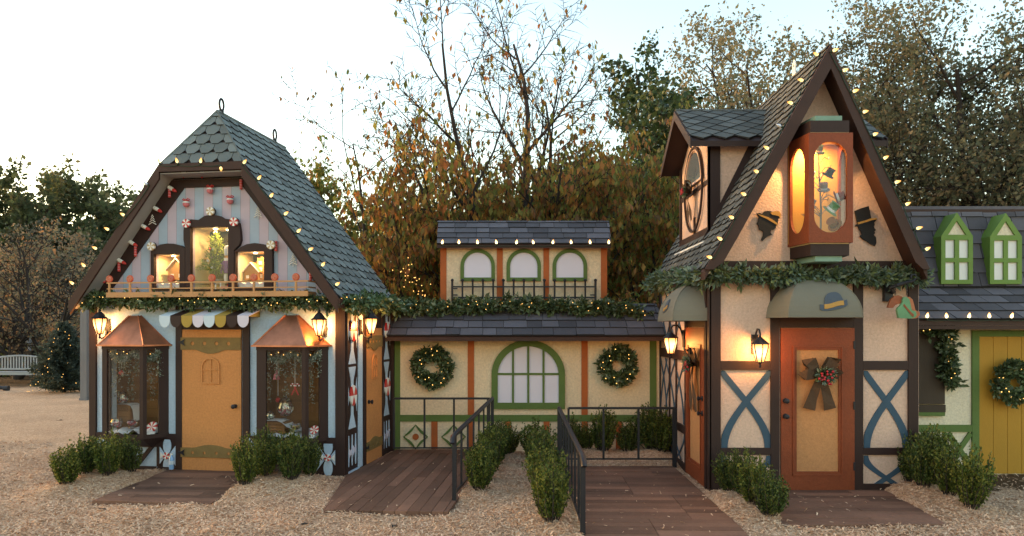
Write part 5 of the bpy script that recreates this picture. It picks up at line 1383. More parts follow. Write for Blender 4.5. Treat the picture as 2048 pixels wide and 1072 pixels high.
garland('lit leafy garland under the lollipop railing across the striped house', [GP(158, 604, -.14), GP(215, 598, -.14), GP(320, 600, -.14), GP(430, 599, -.14), GP(530, 601, -.14), GP(610, 602, -.14), GP(690, 602, -.14)], .11, 6400, .075, GL, 44, 61)
e = lambda px, py: (lambda q: FL.w(LW+.09, q[0], q[1]))(FL.e(px, py, LW+.09))
garland('greener garland round the side eave of the striped house above its lantern', [e(696, 605), e(730, 603), e(765, 606), FM.w(mx(800, -.2), -.2, mz(614, -.2))], .14, 3200, .085, GLT, 26, 62, front=(.6, -.6, 0))
garland('lit garland lying on the slate pent roof under the black balustrade', [FM.w(mx(px, v_), v_, mz(py, v_)) for px, py, v_ in ((790, 612, .0), (850, 618, .02), (950, 612, .06), (1050, 608, .06), (1150, 612, .05), (1250, 618, .02), (1292, 622, .0))], .135, 6600, .095, GL, 46, 63)
e2 = lambda px, py: (lambda q: FR.w(-.10, q[0], q[1]))(FR.e(px, py, -.10))
garland('blue green garland along the eave over the first green awning', [e2(1306, 566), e2(1335, 560), e2(1365, 556), e2(1390, 552), FR.w(-.03, -.14, rz(546, -.14))],   .125, 3200, .105, GE, 0, 64, .17, .3, (-.7, -.4, 0))
garland('blue green garland across the front above the hat awning and orange door', [FR.w(rx(px, -.12), -.12, rz(py, -.12)) for px, py in ((1418, 545), (1480, 549), (1560, 553), (1650, 548), (1740, 550), (1800, 549), (1850, 553))], .10, 4600, .095, GE, 0, 65, .18)
def FBp(px, py, v=-.08): return FB.w(bxx(px, v), v, bzz(py, v))
garland('lit garland draped over the brown shutter and hanging down its side', [FBp(1845, 654), FBp(1870, 660), FBp(1892, 664), FBp(1890, 700), FBp(1893, 735), FBp(1904, 762)], .105, 2300, .085, GL, 16, 66)
def wreath(label, c, R_, r_, n, nl, seed, off, frn=None):
    g = np.random.default_rng(seed); t = thing('wreath', label, 'wreath', c, 0, 'lit green wreaths')
    MB().tube([(R_*math.cos(2*PI*k/28), off, R_*math.sin(2*PI*k/28)) for k in range(29)], .02, 5, cap=False).build('wreath_ring', W['bark2'], t)
    C, D = [], []
    for k in range(n//10):
        a = g.random()*6.283; ct = np.array((math.cos(a), 0, math.sin(a))); tg = np.array((-math.sin(a), 0, math.cos(a)))
        b = g.uniform(0, 6.28); dirn = ct*math.cos(b)+np.array((0, -1, 0))*abs(math.sin(b)); q = ct*R_+np.array((0, off, 0))+dirn*r_*g.uniform(.2, .8)
        sp = unit(dirn*.7+tg*g.choice([-1, 1])*.8)
        for j in range(10):
            C.append(q+sp*(j/10-.5)*r_+g.normal(0, .01, 3)); D.append(unit(sp+dirn*.3+g.normal(0, .6, 3)))
    leaves('wreath_leaves', C, D, .075*g.uniform(.6, 1.3, len(C)), .27, GL if seed % 2 else GLT, t, seed)
    L = []
    for k in range(nl):
        a = 2*PI*(k+g.random())/nl; L.append((( R_+g.uniform(-.7, .7)*r_)*math.cos(a), off-r_*.9, (R_+g.uniform(-.7, .7)*r_)*math.sin(a)))
    lights(t, L, 1.15)
wreath('round lit wreath on the cream wall beside the ramp next to the striped house', FM.w(mx(866, -.03), -.025, mz(733, -.03)), .235, .105, 2600, 20, 71, -.07)
wreath('round lit wreath on the cream wall next to the tall hat house', FM.w(mx(1235, -.03), -.025, mz(731, -.03)), .225, .105, 2600, 17, 73, -.07)
wreath('lit wreath hanging on the mustard cottage door', FB.w(bxx(2019, -.05), -.045, bzz(764, -.05)), .20, .095, 2200, 18, 75, -.07)
def ribbon(m, pts, w, mi=0):
    pts = [Vector(p) for p in pts]; vs = []
    for i, p in enumerate(pts):
        d = (pts[min(i+1, len(pts)-1)]-pts[max(i-1, 0)]); a = d.cross(Vector((0, 1, 0)))
        a = a.normalized() if a.length > 1e-5 else Vector((1, 0, 0)); ww = w[i] if isinstance(w, (list, tuple)) else w
        wob = .008*math.sin(i*2.3)
        vs += [p-a*ww/2+Vector((0, wob, 0)), p+a*ww/2-Vector((0, wob, 0))]
    m.add(vs, [(2*i, 2*i+1, 2*i+3, 2*i+2) for i in range(len(pts)-1)])
def bow(label, loc, rz_, s=1.0, seed=1, tail=.36):
    g = np.random.default_rng(seed); t = thing('burlap_bow', label, 'bow', loc, rz_, 'burlap bows with berries')
    for a, l in ((130, .25), (50, .26), (175, .21), (10, .20)):
        ca, sa = math.cos(math.radians(a))*s, math.sin(math.radians(a))*s; m = MB()
        ribbon(m, [(0, -.03, 0), (ca*l*.5, -.11, sa*l*.5), (ca*l*.9, -.13, sa*l*.9), (ca*l, -.09, sa*l), (ca*l*.9, -.05, sa*l*.9), (ca*l*.5, -.03, sa*l*.5), (0, -.02, 0)], [.05*s, .11*s, .15*s, .16*s, .15*s, .11*s, .05*s])
        m.build('bow_loop', W['burlap'], t, fix=False)
    for k, x in ((-1, -.13), (1, .13)):
        m = MB(); ribbon(m, [(0, -.04, 0), (x*.4*s, -.07, -tail*.35*s), (x*.75*s, -.05, -tail*.7*s), (x*s, -.04, -tail*s)], [.05*s, .10*s, .13*s, .15*s]); m.build('bow_tail', W['burlap'], t, fix=False)
    C, D = [], []
    for k in range(260):
        a = g.uniform(0, 6.28); d = np.array((math.cos(a), -.5, .7*math.sin(a))); C.append(d*g.uniform(.02, .10)*s+np.array((.03*s, -.09, .0))); D.append(d+g.normal(0, .4, 3))
    leaves('greenery', C, D, .07*s, .14, GE, t, seed)
    for k in range(16):
        a = g.uniform(0, 6.28); r2 = g.uniform(.02, .12)*s
        MB().ball((r2*math.cos(a)+.04*s, -.15-.02*g.random(), r2*.8*math.sin(a)-.01), .017*s, 7, 5).build('berry', W['berry'], t, True)
p = FR.f(1637, 750, -.04); bow('brown burlap bow with red berries on the front orange door', FR.w(p[0], -.03, p[1]), 0, 1.0, 81, .42)
p = FR.e(1391, 728, -.03); bow('brown burlap bow with berries on the side orange door, lit by a lantern', FR.w(-.02, p[0], p[1]), -PI/2, 1.0, 82, .62)
p = (10.13-8.68); bow('burlap bow with red berries on the oval dormer window', FR.w(2.651-2.46-.045, p-.02, 3.98), -PI/2, .72, 83, .58)

# ================================================================ GROUND, DECKS, RAILINGS
DECKS = [[(-4.87, 8.12), (-3.44, 7.96), (-3.42, 9.9), (-4.86, 10.05)], [(-2.07, 7.70), (-.70, 7.62), (-.30, 11.55), (-1.9, 11.55), (-2.26, 9.55)],
         [(.70, 5.2), (2.28, 5.4), (2.30, 7.02), (2.40, 8.62), (2.44, 10.15), (.74, 10.15)], [(2.75, 7.12), (4.44, 7.16), (4.62, 8.66), (3.2, 8.66)]]
def inside(P, x, y, grow_=0):
    d = 1e9; n = len(P); ar = sum(P[i][0]*P[(i+1) % n][1]-P[(i+1) % n][0]*P[i][1] for i in range(n)); s = 1 if ar > 0 else -1
    for i in range(n):
        (x0, y0), (x1, y1) = P[i], P[(i+1) % n]; l = math.hypot(x1-x0, y1-y0)
        d = min(d, s*((x1-x0)*(y-y0)-(y1-y0)*(x-x0))/l)
    return d
ROWS = dict(
    bay=[(-5.56, 8.72), (-5.50, 9.02), (-5.18, 8.98), (-5.05, 9.28), (-5.62, 9.38), (-5.35, 9.40)],
    centre=[(-3.26, 8.55), (-2.76, 8.75), (-3.14, 8.86), (-2.60, 8.98), (-3.2, 9.15), (-2.86, 9.1)],
    ramp=[(-.40, 8.47), (-.36, 8.95), (-.30, 9.45), (-.24, 9.95), (-.18, 10.45), (-.08, 10.9)],
    deck=[(.40, 7.08), (.42, 7.55), (.41, 8.05), (.40, 8.6), (.40, 9.2), (.38, 9.8), (.36, 10.5)],
    back=[(.94, 10.85), (1.42, 10.9), (1.80, 10.9), (2.15, 10.85), (2.30, 10.75), (1.18, 11.0)],
    orange=[(2.70, 7.32), (2.64, 7.66), (2.66, 8.0), (2.60, 8.30)],
    hat=[(5.00, 7.62), (4.98, 7.98), (4.86, 8.26), (5.12, 8.42), (4.92, 8.62), (5.30, 8.85), (5.22, 9.2)])
BUSH = [p for r in ROWS.values() for p in r]
def gh(x, y):
    """mulch height: banks round the shrubs and along the decks, pressed down where the decks lie"""
    h = .012*math.sin(x*1.7+y*.9)+.010*math.sin(x*3.1-y*2.3)+.008*math.sin(x*7.3+y*5.1)
    for bx_, by in BUSH:
        d2 = (x-bx_)**2+(y-by)**2
        if d2 < 1.2: h += .062*math.exp(-d2/.13)
    h = min(h, .16)
    for P in DECKS:
        d = inside(P, x, y)
        if d > -.25:
            w = max(0, min(1, (d+.03+.03*math.sin(x*9)*math.sin(y*8))/.10)); h = h*(1-w)+(-.05)*w
    if y < 7.6 and False: h = h
    return h
def axis(a, b, st, far):
    L = [-far, -far*.5, -far*.25, -60, -30, -18, -13, -10] if a < 0 else [-40, -10, 0, 2.5]
    L = [q for q in L if q < a-.3]; k = a
    while k <= b: L.append(k); k += st
    q = b; s_ = st*2
    while q < far: q += s_; s_ *= 1.35; L.append(q)
    return L
xs, ys = axis(-7.0, 6.6, .065, 400), axis(4.6, 12.0, .065, 500)
m = MB(); nx = len(xs); vs = [(x, y, gh(x, y) if -7.2 < x < 6.8 and 4.4 < y < 12.2 else (.01*math.sin(x)*math.sin(y) if y < 30 else 0)) for y in ys for x in xs]
m.add(vs, [(j*nx+i, j*nx+i+1, (j+1)*nx+i+1, (j+1)*nx+i) for j in range(len(ys)-1) for i in range(nx-1)])
def mulch():
    mm, t, o = nt('wood chip mulch'); b = N(t, 'BsdfPrincipled'); b.inputs['Roughness'].default_value = .95; b.inputs['Specular IOR Level'].default_value = .1; t.links.new(b.outputs[0], o.inputs[0])
    tc = N(t, 'TexCoord'); mp = N(t, 'Mapping'); mp.inputs['Scale'].default_value = (1, 1.0, 1); t.links.new(tc.outputs['Object'], mp.inputs[0])
    nz = N(t, 'TexNoise'); nz.inputs['Scale'].default_value = 9; t.links.new(mp.outputs[0], nz.inputs['Vector'])
    ad = N(t, 'VectorMath', operation='SCALE'); ad.inputs['Scale'].default_value = .12; t.links.new(nz.outputs['Color'], ad.inputs[0])
    a2 = N(t, 'VectorMath', operation='ADD'); t.links.new(mp.outputs[0], a2.inputs[0]); t.links.new(ad.outputs[0], a2.inputs[1])
    vo = N(t, 'TexVoronoi'); vo.inputs['Scale'].default_value = 58; t.links.new(a2.outputs[0], vo.inputs['Vector'])
    r = N(t, 'ValToRGB'); el = r.color_ramp.elements; cols = [(.37, .21, .125), (.50, .31, .195), (.58, .375, .245), (.64, .43, .285), (.70, .49, .34), (.50, .305, .19)]
    while len(el) < len(cols): el.new(.5)
    for i, c in enumerate(cols): el[i].position = i/(len(cols)); el[i].color = (*c, 1)
    sx = N(t, 'SeparateXYZ'); t.links.new(vo.outputs['Color'], sx.inputs[0]); t.links.new(sx.outputs[0], r.inputs[0])
    v = math_(t, 'MULTIPLY_ADD', noise(t, .8, 5), .7); v.node.inputs[2].default_value = .65
    sc = N(t, 'VectorMath', operation='SCALE'); t.links.new(r.outputs[0], sc.inputs[0]); t.links.new(v, sc.inputs['Scale'])
    # leaf litter and soil beyond the clearing
    sy = N(t, 'SeparateXYZ'); t.links.new(tc.outputs['Object'], sy.inputs[0])
    f = math_(t, 'ADD', sy.outputs[1], -23.2); f = math_(t, 'MULTIPLY_ADD', noise(t, 1.5, 4), 3.0); f.node.inputs[2].default_value = -24.7
    f = math_(t, 'ADD', f, sy.outputs[1], True)
    mx_ = N(t, 'MixRGB'); t.links.new(f, mx_.inputs[0]); t.links.new(sc.outputs[0], mx_.inputs[1])
    r2 = N(t, 'ValToRGB'); r2.color_ramp.elements[0].color = (.045, .03, .018, 1); r2.color_ramp.elements[1].color = (.17, .095, .05, 1); t.links.new(noise(t, 6, 5, .75), r2.inputs[0]); t.links.new(r2.outputs[0], mx_.inputs[2])
    # bare dark soil in front of the cottage
    qx = math_(t, 'MULTIPLY_ADD', sy.outputs[0], 4.0, True); qx.node.inputs[2].default_value = -20.9
    qy = math_(t, 'MULTIPLY_ADD', noise(t, 2.2, 4), 2.4); qy.node.inputs[2].default_value = -9.75; qy = math_(t, 'ADD', qy, sy.outputs[1]); qy = math_(t, 'MULTIPLY', qy, 3.0, True)
    qz = math_(t, 'LESS_THAN', sy.outputs[1], 14.0); qq = math_(t, 'MULTIPLY', qx, qy); qq = math_(t, 'MULTIPLY', qq, qz)
    m3 = N(t, 'MixRGB'); t.links.new(qq, m3.inputs[0]); t.links.new(mx_.outputs[0], m3.inputs[1]); t.links.new(r2.outputs[0], m3.inputs[2])
    t.links.new(m3.outputs[0], b.inputs['Base Color'])
    bp = N(t, 'Bump'); bp.inputs['Strength'].default_value = .9; bp.inputs['Distance'].default_value = .02; t.links.new(vo.outputs['Distance'], bp.inputs['Height']); t.links.new(bp.outputs[0], b.inputs['Normal'])
    return mm
ground = tag(m.build('ground', mulch(), None, 'all', fix=False), 'tan wood chip mulch covering the yard', kind='structure')
# loose chips
def chips():
    g = np.random.default_rng(5); V, n = [], 0
    mm, t, o = nt('loose wood chips'); gg = N(t, 'NewGeometry'); r = N(t, 'ValToRGB'); el = r.color_ramp.elements
    cols = [(.30, .165, .10), (.50, .31, .195), (.63, .41, .27), (.66, .44, .295), (.74, .52, .365), (.56, .35, .22)]
    while len(el) < len(cols): el.new(.5)
    for i, c in enumerate(cols): el[i].position = i/len(cols); el[i].color = (*c, 1)
    b = N(t, 'BsdfPrincipled'); b.inputs['Roughness'].default_value = .9; b.inputs['Specular IOR Level'].default_value = .1
    t.links.new(gg.outputs['Random Per Island'], r.inputs[0])
    vv = math_(t, 'MULTIPLY_ADD', noise(t, .8, 5), .7); vv.node.inputs[2].default_value = .65; sc_ = N(t, 'VectorMath', operation='SCALE'); t.links.new(r.outputs[0], sc_.inputs[0]); t.links.new(vv, sc_.inputs['Scale'])
    t.links.new(sc_.outputs[0], b.inputs['Base Color']); t.links.new(b.outputs[0], o.inputs[0])
    verts = []
    while n < 90000:
        y = 5.9+6.5*g.random()**1.7; x = g.uniform(-.76, .76)*y
        if any(inside(P, x, y) > .02-.10*g.random()**3*0 for P in DECKS):
            if g.random() > .012: continue
            z = .034
        else:
            z = gh(x, y)+.004
            if x > 5.15 and y > 8.45 and g.random() < .8: continue
        a = g.random()*6.283; l = g.uniform(.008, .026); w = g.uniform(.003, .007)*(1.4 if g.random() < .2 else 1); tl = g.normal(0, .28); d = np.array((math.cos(a), math.sin(a), tl)); s_ = np.array((-math.sin(a), math.cos(a), g.normal(0, .35)))
        c = np.array((x, y, z+.004+abs(tl)*l*.6)); verts += [c-d*l-s_*w, c+d*l-s_*w*g.uniform(.3, 1), c+d*l+s_*w*g.uniform(.3, 1), c-d*l+s_*w]; n += 1
    V = np.array(verts); me = bpy.data.meshes.new('wood_chips'); me.vertices.add(4*n); me.vertices.foreach_set('co', V.reshape(-1)); me.loops.add(4*n); me.loops.foreach_set('vertex_index', np.arange(4*n, dtype=np.int32)); me.polygons.add(n); me.polygons.foreach_set('loop_start', np.arange(0, 4*n, 4, dtype=np.int32)); me.materials.append(mm); me.update(calc_edges=True)
    o_ = bpy.data.objects.new('wood_chips', me); COL.objects.link(o_); tag(o_, 'loose wood chips scattered over the yard', kind='stuff')
chips()
def deck(label, P, ang, w, L, seed, tile=False):
    r = random.Random(seed); a = math.radians(ang); d, s = (math.cos(a), math.sin(a)), (-math.sin(a), math.cos(a)); m = MB()
    q = [(p[0]*d[0]+p[1]*d[1], p[0]*s[0]+p[1]*s[1]) for p in P]
    ar = sum(q[i][0]*q[(i+1) % len(q)][1]-q[(i+1) % len(q)][0]*q[i][1] for i in range(len(q)))
    if ar < 0: q = q[::-1]
    b = min(p[1] for p in q); k = 0
    while b < max(p[1] for p in q):
        x = min(p[0] for p in q)-(r.random()*L if not tile else (0 if (k//8) % 2 == 0 else L*.37))
        while x < max(p[0] for p in q):
            t = clip([(x+.003, b+.003), (x+L-.003, b+.003), (x+L-.003, b+w-.003), (x+.003, b+w-.003)], q)
            if len(t) > 2:
                dz = r.uniform(-.002, .002); bk = lambda u, v_, z: (u*d[0]+v_*s[0], u*d[1]+v_*s[1], z)
                m.hexa([bk(u, v_, -.04) for u, v_ in t], [bk(u, v_, .022+dz) for u, v_ in t])
            x += L
        b += w; k += 1
    tag(m.build('deck', W['deck'], None), label, kind='structure')
deck('dark plank deck before the tan front door', DECKS[0], -2, .14, 1.2, 1); deck('dark plank ramp beside the striped house', DECKS[1], 85.5, .135, 1.8, 2)
deck('dark plank deck beside the tall hat house', DECKS[2], -1.5, .135, 1.22, 3, True); deck('dark plank deck before the big orange door', DECKS[3], -1, .14, 1.2, 4)
def railing(label, _, corner, posts, back, nb):
    t = thing('iron_railing', label, 'railing', corner, 0, 'black iron railings on the decks'); o = Vector(corner)
    (x0, y0, zt0), (x1, y1, zt1) = posts
    A, B_ = Vector((x0, y0, zt0))-o, Vector((x1, y1, zt1))-o; dn = (B_-A).normalized()
    m = MB(); m.tube([A, B_, B_+dn*.10+Vector((0, 0, -.03)), B_+dn*.13+Vector((0, 0, -.075))], .029, 8); m.build('hand_rail', W['iron'], t, True)
    m = MB(); zb = .10; m.bar(Vector((x0, y0, zb))-o, Vector((x1, y1, zb))-o, .025); m.build('bottom_rail', W['iron'], t)
    for k in range(nb+1):
        f = k/nb; p = Vector((x0+(x1-x0)*f, y0+(y1-y0)*f, 0)); e_ = k in (0, nb); zt = zt0+(zt1-zt0)*f
        MB().bar(p-o+Vector((0, 0, .0 if e_ else zb)), p-o+Vector((0, 0, zt)), .05 if e_ else .025).build('post' if e_ else 'baluster', W['iron'], t)
    bxs, by, bzt = back; m = MB(); m.bar(Vector((bxs[0], by, bzt))-o, Vector((bxs[-1]+.02, by, bzt))-o, .05, .03); m.bar(Vector((bxs[0], by, .13))-o, Vector((bxs[-1], by, .13))-o, .022); m.build('back_rail', W['iron'], t)
    for k, x in enumerate(bxs):
        e_ = k == len(bxs)-1
        MB().bar(Vector((x, by, .0 if e_ else .13))-o, Vector((x, by, bzt))-o, .055 if e_ else .030).build('post' if e_ else 'baluster', W['iron'], t)
xb = lambda px, y: (px-CX)/F*y
railing('black iron railing of the ramp beside the striped house', None, (-.31, 11.05, 0), ((-.31, 11.05, .91), (-.67, 8.15, .78)), ([xb(p_, 11.05) for p_ in (788, 849, 908)]+[-.37], 11.05, .91), 7)
railing('black iron railing round the deck of the tall hat house', None, (.68, 10.1, 0), ((.68, 10.1, .865), (.69, 6.83, .775)), ([xb(p_, 10.12) for p_ in (1137, 1207, 1277, 1349)], 10.12, .865), 8)

# ================================================================ SHRUBS
SH = [leafmat('boxwood leaves', [(.062, .092, .017), (.094, .128, .024), (.15, .17, .034), (.045, .066, .014), (.20, .20, .042)], .35), leafmat('dark boxwood leaves', [(.046, .075, .018), (.07, .102, .024), (.106, .135, .031), (.036, .052, .014), (.15, .16, .038)], .35)]
def shrub_proto(seed, lm):
    g = np.random.default_rng(seed); t = thing('boxwood_shrub', 'x', 'shrub'); mb = MB(); C, D = [], []
    for k in range(92):
        a = g.random()*6.28; rr = math.sqrt(g.random()); h = .54*(1-.30*rr**2)*g.uniform(.70, 1.18); b = np.array((.07*rr*math.cos(a), .07*rr*math.sin(a), .0)); wd_ = .20*g.uniform(.8, 1.12); tp = np.array((wd_*rr*math.cos(a), wd_*rr*math.sin(a), h))
        mid = (b+tp)/2+np.array((math.cos(a), math.sin(a), 0))*.045*rr; tp = tp+g.normal(0, .018, 3)
        if k % 3 == 0: mb.tube([tuple(b), tuple(mid), tuple(tp)], [.006, .004, .002], 4, cap=False)
        n = 40 if k % 7 else 20
        for j in range(n):
            f = .14+.86*(j+g.random())/n; p = b*(1-f)**2+2*mid*f*(1-f)+tp*f*f; C.append(p+g.normal(0, .010, 3)); D.append(unit(tp-b)*1.1+g.normal(0, .62, 3))
    mb.build('stems', W['bark2'], t, fix=False); leaves('foliage', C, D, .031*g.uniform(.7, 1.3, len(C)), .32, lm, t, seed); return t
kids_cache = {}
PR = [shrub_proto(100+i, SH[(0, 1, 0, 1, 1, 0)[i]]) for i in range(6)]
OD = ['front', 'second', 'third', 'fourth', 'fifth', 'sixth', 'seventh']
RN = dict(bay=['dark boxwood at the open mulch corner under the far bay window', 'boxwood just behind the corner one under the far bay window', 'boxwood leaning over the chip bank toward the tan front door deck', 'boxwood against the far bay, closest to the petal flower', 'small boxwood hard against the wall below the far corner post', 'boxwood half hidden below the middle of the far bay window'],
    centre=['boxwood at the chip bank edge beside the tan front door deck', 'boxwood on the chip bank below the copper bay, towards the ramp', 'boxwood just behind the one beside the tan front door deck', 'tall boxwood before the petal flower at the house corner', 'boxwood tucked against the plinth by the tan front door', 'boxwood against the plinth under the middle of the copper bay'])
first = [True]*6; si = 0
def place_shrub(x, y, label, group, sc=1.0, k=None):
    global si
    k = si % 6 if k is None else k; si += 1
    loc = (x, y, gh(x, y)-.015)
    if first[k]: o = PR[k]; first[k] = False; o.location = loc; o['label'] = label; o['group'] = group; o.rotation_euler = (0, 0, rnd.random()*6.28)
    else: o = dup(PR[k], loc, rnd.random()*6.28, label, group)
    s = sc*rnd.uniform(.88, 1.10); o.scale = (s*rnd.uniform(.92, 1.12), s*rnd.uniform(.92, 1.12), s*rnd.uniform(.86, 1.14)); o.rotation_euler[0] = rnd.uniform(-.07, .07); o.rotation_euler[1] = rnd.uniform(-.07, .07)
for key, row in ROWS.items():
    for i, (x, y) in enumerate(row):
        gname = {'bay': 'boxwoods under the bay window', 'centre': 'boxwoods between door deck and ramp', 'ramp': 'boxwood row along the ramp railing', 'deck': 'boxwood row along the long deck railing', 'back': 'boxwoods along the cream wall', 'orange': 'boxwoods beside the orange door deck', 'hat': 'boxwoods at the cottage corner'}[key]
        if key in RN: lb = RN[key][i]
        elif key == 'ramp': lb = OD[i]+' boxwood, counted from the camera, in the row along the ramp railing'
        elif key == 'deck': lb = OD[i]+' boxwood, counted from the camera, in the row along the long deck railing'
        elif key == 'back': lb = ('boxwood by the railing corner against the cream wall', 'boxwood against the cream wall behind the first gap of the railing', 'boxwood against the cream wall behind the middle of the railing', 'tall boxwood against the cream wall by the last railing gap', 'boxwood by the railing end post in the corner of the two houses', 'small boxwood pressed to the cream wall behind the railing corner')[i]
        elif key == 'orange': lb = OD[i]+' boxwood, counted from the camera, in the short row beside the big orange door'
        else: lb = OD[i]+' boxwood, counted from the camera, in the clump at the cottage corner'
        sc = {'back': 1.0, 'hat': 1.08, 'centre': .86, 'bay': .90, 'orange': .93, 'ramp': .98, 'deck': 1.02}.get(key, 1.0)
        if key == 'back' and i in (3, 4): sc = 1.25
        if key == 'back' and i == 5: sc = .85
        place_shrub(x, y, lb, gname, sc)
# ================================================================ BACKGROUND
def px_at(px, D): return (px-CX)/F*D
ORL = leafmat('orange brown drooping leaves', [(.38, .17, .05), (.28, .19, .045), (.20, .20, .05), (.42, .23, .055), (.19, .11, .05), (.16, .18, .045), (.34, .135, .05), (.23, .22, .055)], .55)
GRL = leafmat('olive yellow drooping leaves', [(.17, .24, .065), (.23, .26, .065), (.30, .25, .06), (.14, .20, .055), (.36, .21, .065), (.22, .20, .065)], .65)
MAG = leafmat('dark glossy leaves', [(.036, .060, .026), (.052, .086, .032), (.072, .108, .038), (.026, .044, .020), (.095, .12, .042)], .3, .45)
BRL = leafmat('brown green oak leaves', [(.18, .175, .105), (.21, .19, .11), (.14, .155, .09), (.24, .20, .11), (.125, .14, .085), (.28, .21, .125)], .6)
TWL = leafmat('dull russet leaves', [(.22, .19, .14), (.17, .165, .12), (.25, .18, .115), (.18, .185, .115), (.15, .15, .115), (.30, .18, .10)], .65)
PIL = leafmat('backlit evergreen leaves', [(.10, .12, .055), (.14, .16, .065), (.08, .095, .048), (.17, .18, .08), (.13, .12, .06)], .65)
DOG = dict(seg=(9, 7, 6, 5), wig=.10, up=(.05, .06, .03, -.02), taper=.18, max=3, nch=(9, 7, 6), t0=(.16, .2, .2), ang=(46, 48, 48), lr=(.52, .52, .5), rr=.55, leaf=26, jit=.05, droop=.72, ls=.125, wr=.26, rmin=.006, lb=1)
def P_(**k): d = dict(DOG); d.update(k); return d
def bare(z0, z1, mn=.06):
    return lambda q: 1.0 if q[2] < z0 else max(mn, 1-(q[2]-z0)/(z1-z0))
gr_ = 'autumn trees behind the facade'
make_tree('autumn_tree', 'tall autumn tree with bare crown rising behind the balcony roof', (px_at(1030, 15.5), 15.5, 0), P_(keep=bare(3.9, 6.4, .035), ls=.135, leaf=30, nch=(12, 9, 8), lr=(.42, .5, .5), rmin=.0085, wig=.08, ang=(42, 44, 46)), 11, ORL, W['bark2'], gr_, [((.12, .05, 1), 9.4, .16), ((-.22, 0, 1), 8.2, .12), ((.42, .1, .9), 7.0, .11), ((-.55, .1, .85), 7.4, .11)])
make_tree('autumn_tree', 'sparse autumn tree with few hanging leaves beside the slate roof slope', (px_at(800, 15), 15, 0), P_(keep=bare(3.6, 5.4, .06), leaf=26, rmin=.0085), 12, ORL, W['bark2'], gr_, [((-.30, .05, 1), 6.6, .085), ((.12, 0, 1), 5.2, .07), ((-.60, .0, .7), 5.6, .06)])
make_tree('autumn_tree', 'full orange leaved tree between balcony roof and steep house', (px_at(1255, 15.5), 15.5, 0), P_(L=4.8, r=.10, keep=bare(5.0, 6.4, .2), leaf=34), 13, ORL, W['bark2'], gr_, [((.0, .05, 1), 6.0, .10), ((-.40, 0, 1), 5.6, .08), ((.42, 0, .9), 4.6, .08), ((-.75, 0, .85), 5.0, .06)])
make_tree('autumn_tree', 'rounded olive and russet tree filling the gap behind the striped house', (px_at(700, 17.5), 17.5, 0), P_(L=4.6, r=.11, leaf=36, keep=bare(5.3, 6.6, .15), wig=.13, droop=.5), 14, GRL, W['bark2'], gr_, [((0, 0, 1), 6.0, .1), ((-.36, 0, 1), 5.4, .08), ((.45, 0, 1), 5.6, .08), ((.9, 0, .8), 4.6, .06), ((-.7, .1, .8), 4.2, .06)])
make_tree('autumn_tree', 'low olive tree behind the balcony storey and its garland', (px_at(905, 18), 18, 0), P_(L=4.4, r=.10, leaf=36, keep=bare(4.9, 6.2, .15), droop=.5), 15, GRL, W['bark2'], gr_, [((0, 0, 1), 5.4, .1), ((-.5, 0, 1), 5.0, .08), ((.5, 0, 1), 5.0, .08), ((.9, 0, .8), 4.4, .06)])
make_tree('autumn_tree', 'olive tree in the shade behind the tall house dormer', (px_at(1170, 18.5), 18.5, 0), P_(leaf=36, keep=bare(5.5, 7.0, .15), droop=.5), 16, GRL, W['bark2'], gr_, [((0, 0, 1), 6.4, .1), ((-.5, 0, 1), 5.6, .08), ((.55, 0, 1), 5.6, .08), ((.9, 0, .7), 4.6, .06)])
BIG = dict(seg=(9, 8, 6, 5, 4), wig=.13, up=(.05, .03, .02, 0, 0), taper=.25, max=3, nch=(10, 8, 7, 5), t0=(.28, .22, .2, .2), ang=(48, 46, 46, 45), lr=(.55, .55, .5, .5), rr=.55, leaf=30, jit=.09, droop=.25, ls=.17, wr=.32, rmin=.008, lb=1)
def Q_(**k): d = dict(BIG); d.update(k); return d
make_tree('magnolia_tree', 'dark green leafy tree standing behind the orange trees', (px_at(1262, 22), 22, 0), Q_(leaf=33, ls=.18, jit=.15, lb=0), 21, MAG, W['bark2'], None, [((.0, 0, 1), 8.3, .22), ((-.30, 0, 1), 7.0, .14), ((.30, 0, 1), 8.0, .14)])
g2 = 'big airy oaks behind the tall house'
OAK = Q_(leaf=20, ls=.15, jit=.20, max=4, lb=0, nch=(10, 7, 6, 4), tubelvl=3, lr=(.62, .58, .54, .5), ang=(52, 48, 46, 45), seg=(9, 8, 7, 5, 4), t0=(.2, .2, .2, .2))
make_tree('oak_tree', 'huge airy brown green oak spreading behind the steep gable', (px_at(1640, 29), 29, 0), OAK, 31, BRL, W['bark2'], g2, [((-.06, 0, 1), 13.5, .32), ((.22, .0, 1), 13.0, .24), ((-.34, 0, 1), 12.5, .22), ((.5, 0, .85), 11.5, .2)])
make_tree('oak_tree', 'wide airy oak above the cottage roof with sky showing through', (px_at(1985, 27), 27, 0), OAK, 34, BRL, W['bark2'], g2, [((-.2, 0, 1), 12.0, .28), ((.15, .0, 1), 12.0, .22), ((-.6, .1, .75), 10.5, .2), ((.5, 0, .8), 9.5, .18)])
make_tree('oak_tree', 'russet oak low behind the mansard roof of the cottage', (px_at(1930, 31), 31, 0), Q_(leaf=22, ls=.2, jit=.15, keep=bare(6, 9, .3)), 33, ORL, W['bark2'], g2, [((0, 0, 1), 7.5, .2), ((.5, 0, .8), 6.5, .15), ((-.5, 0, .8), 6.5, .15)])
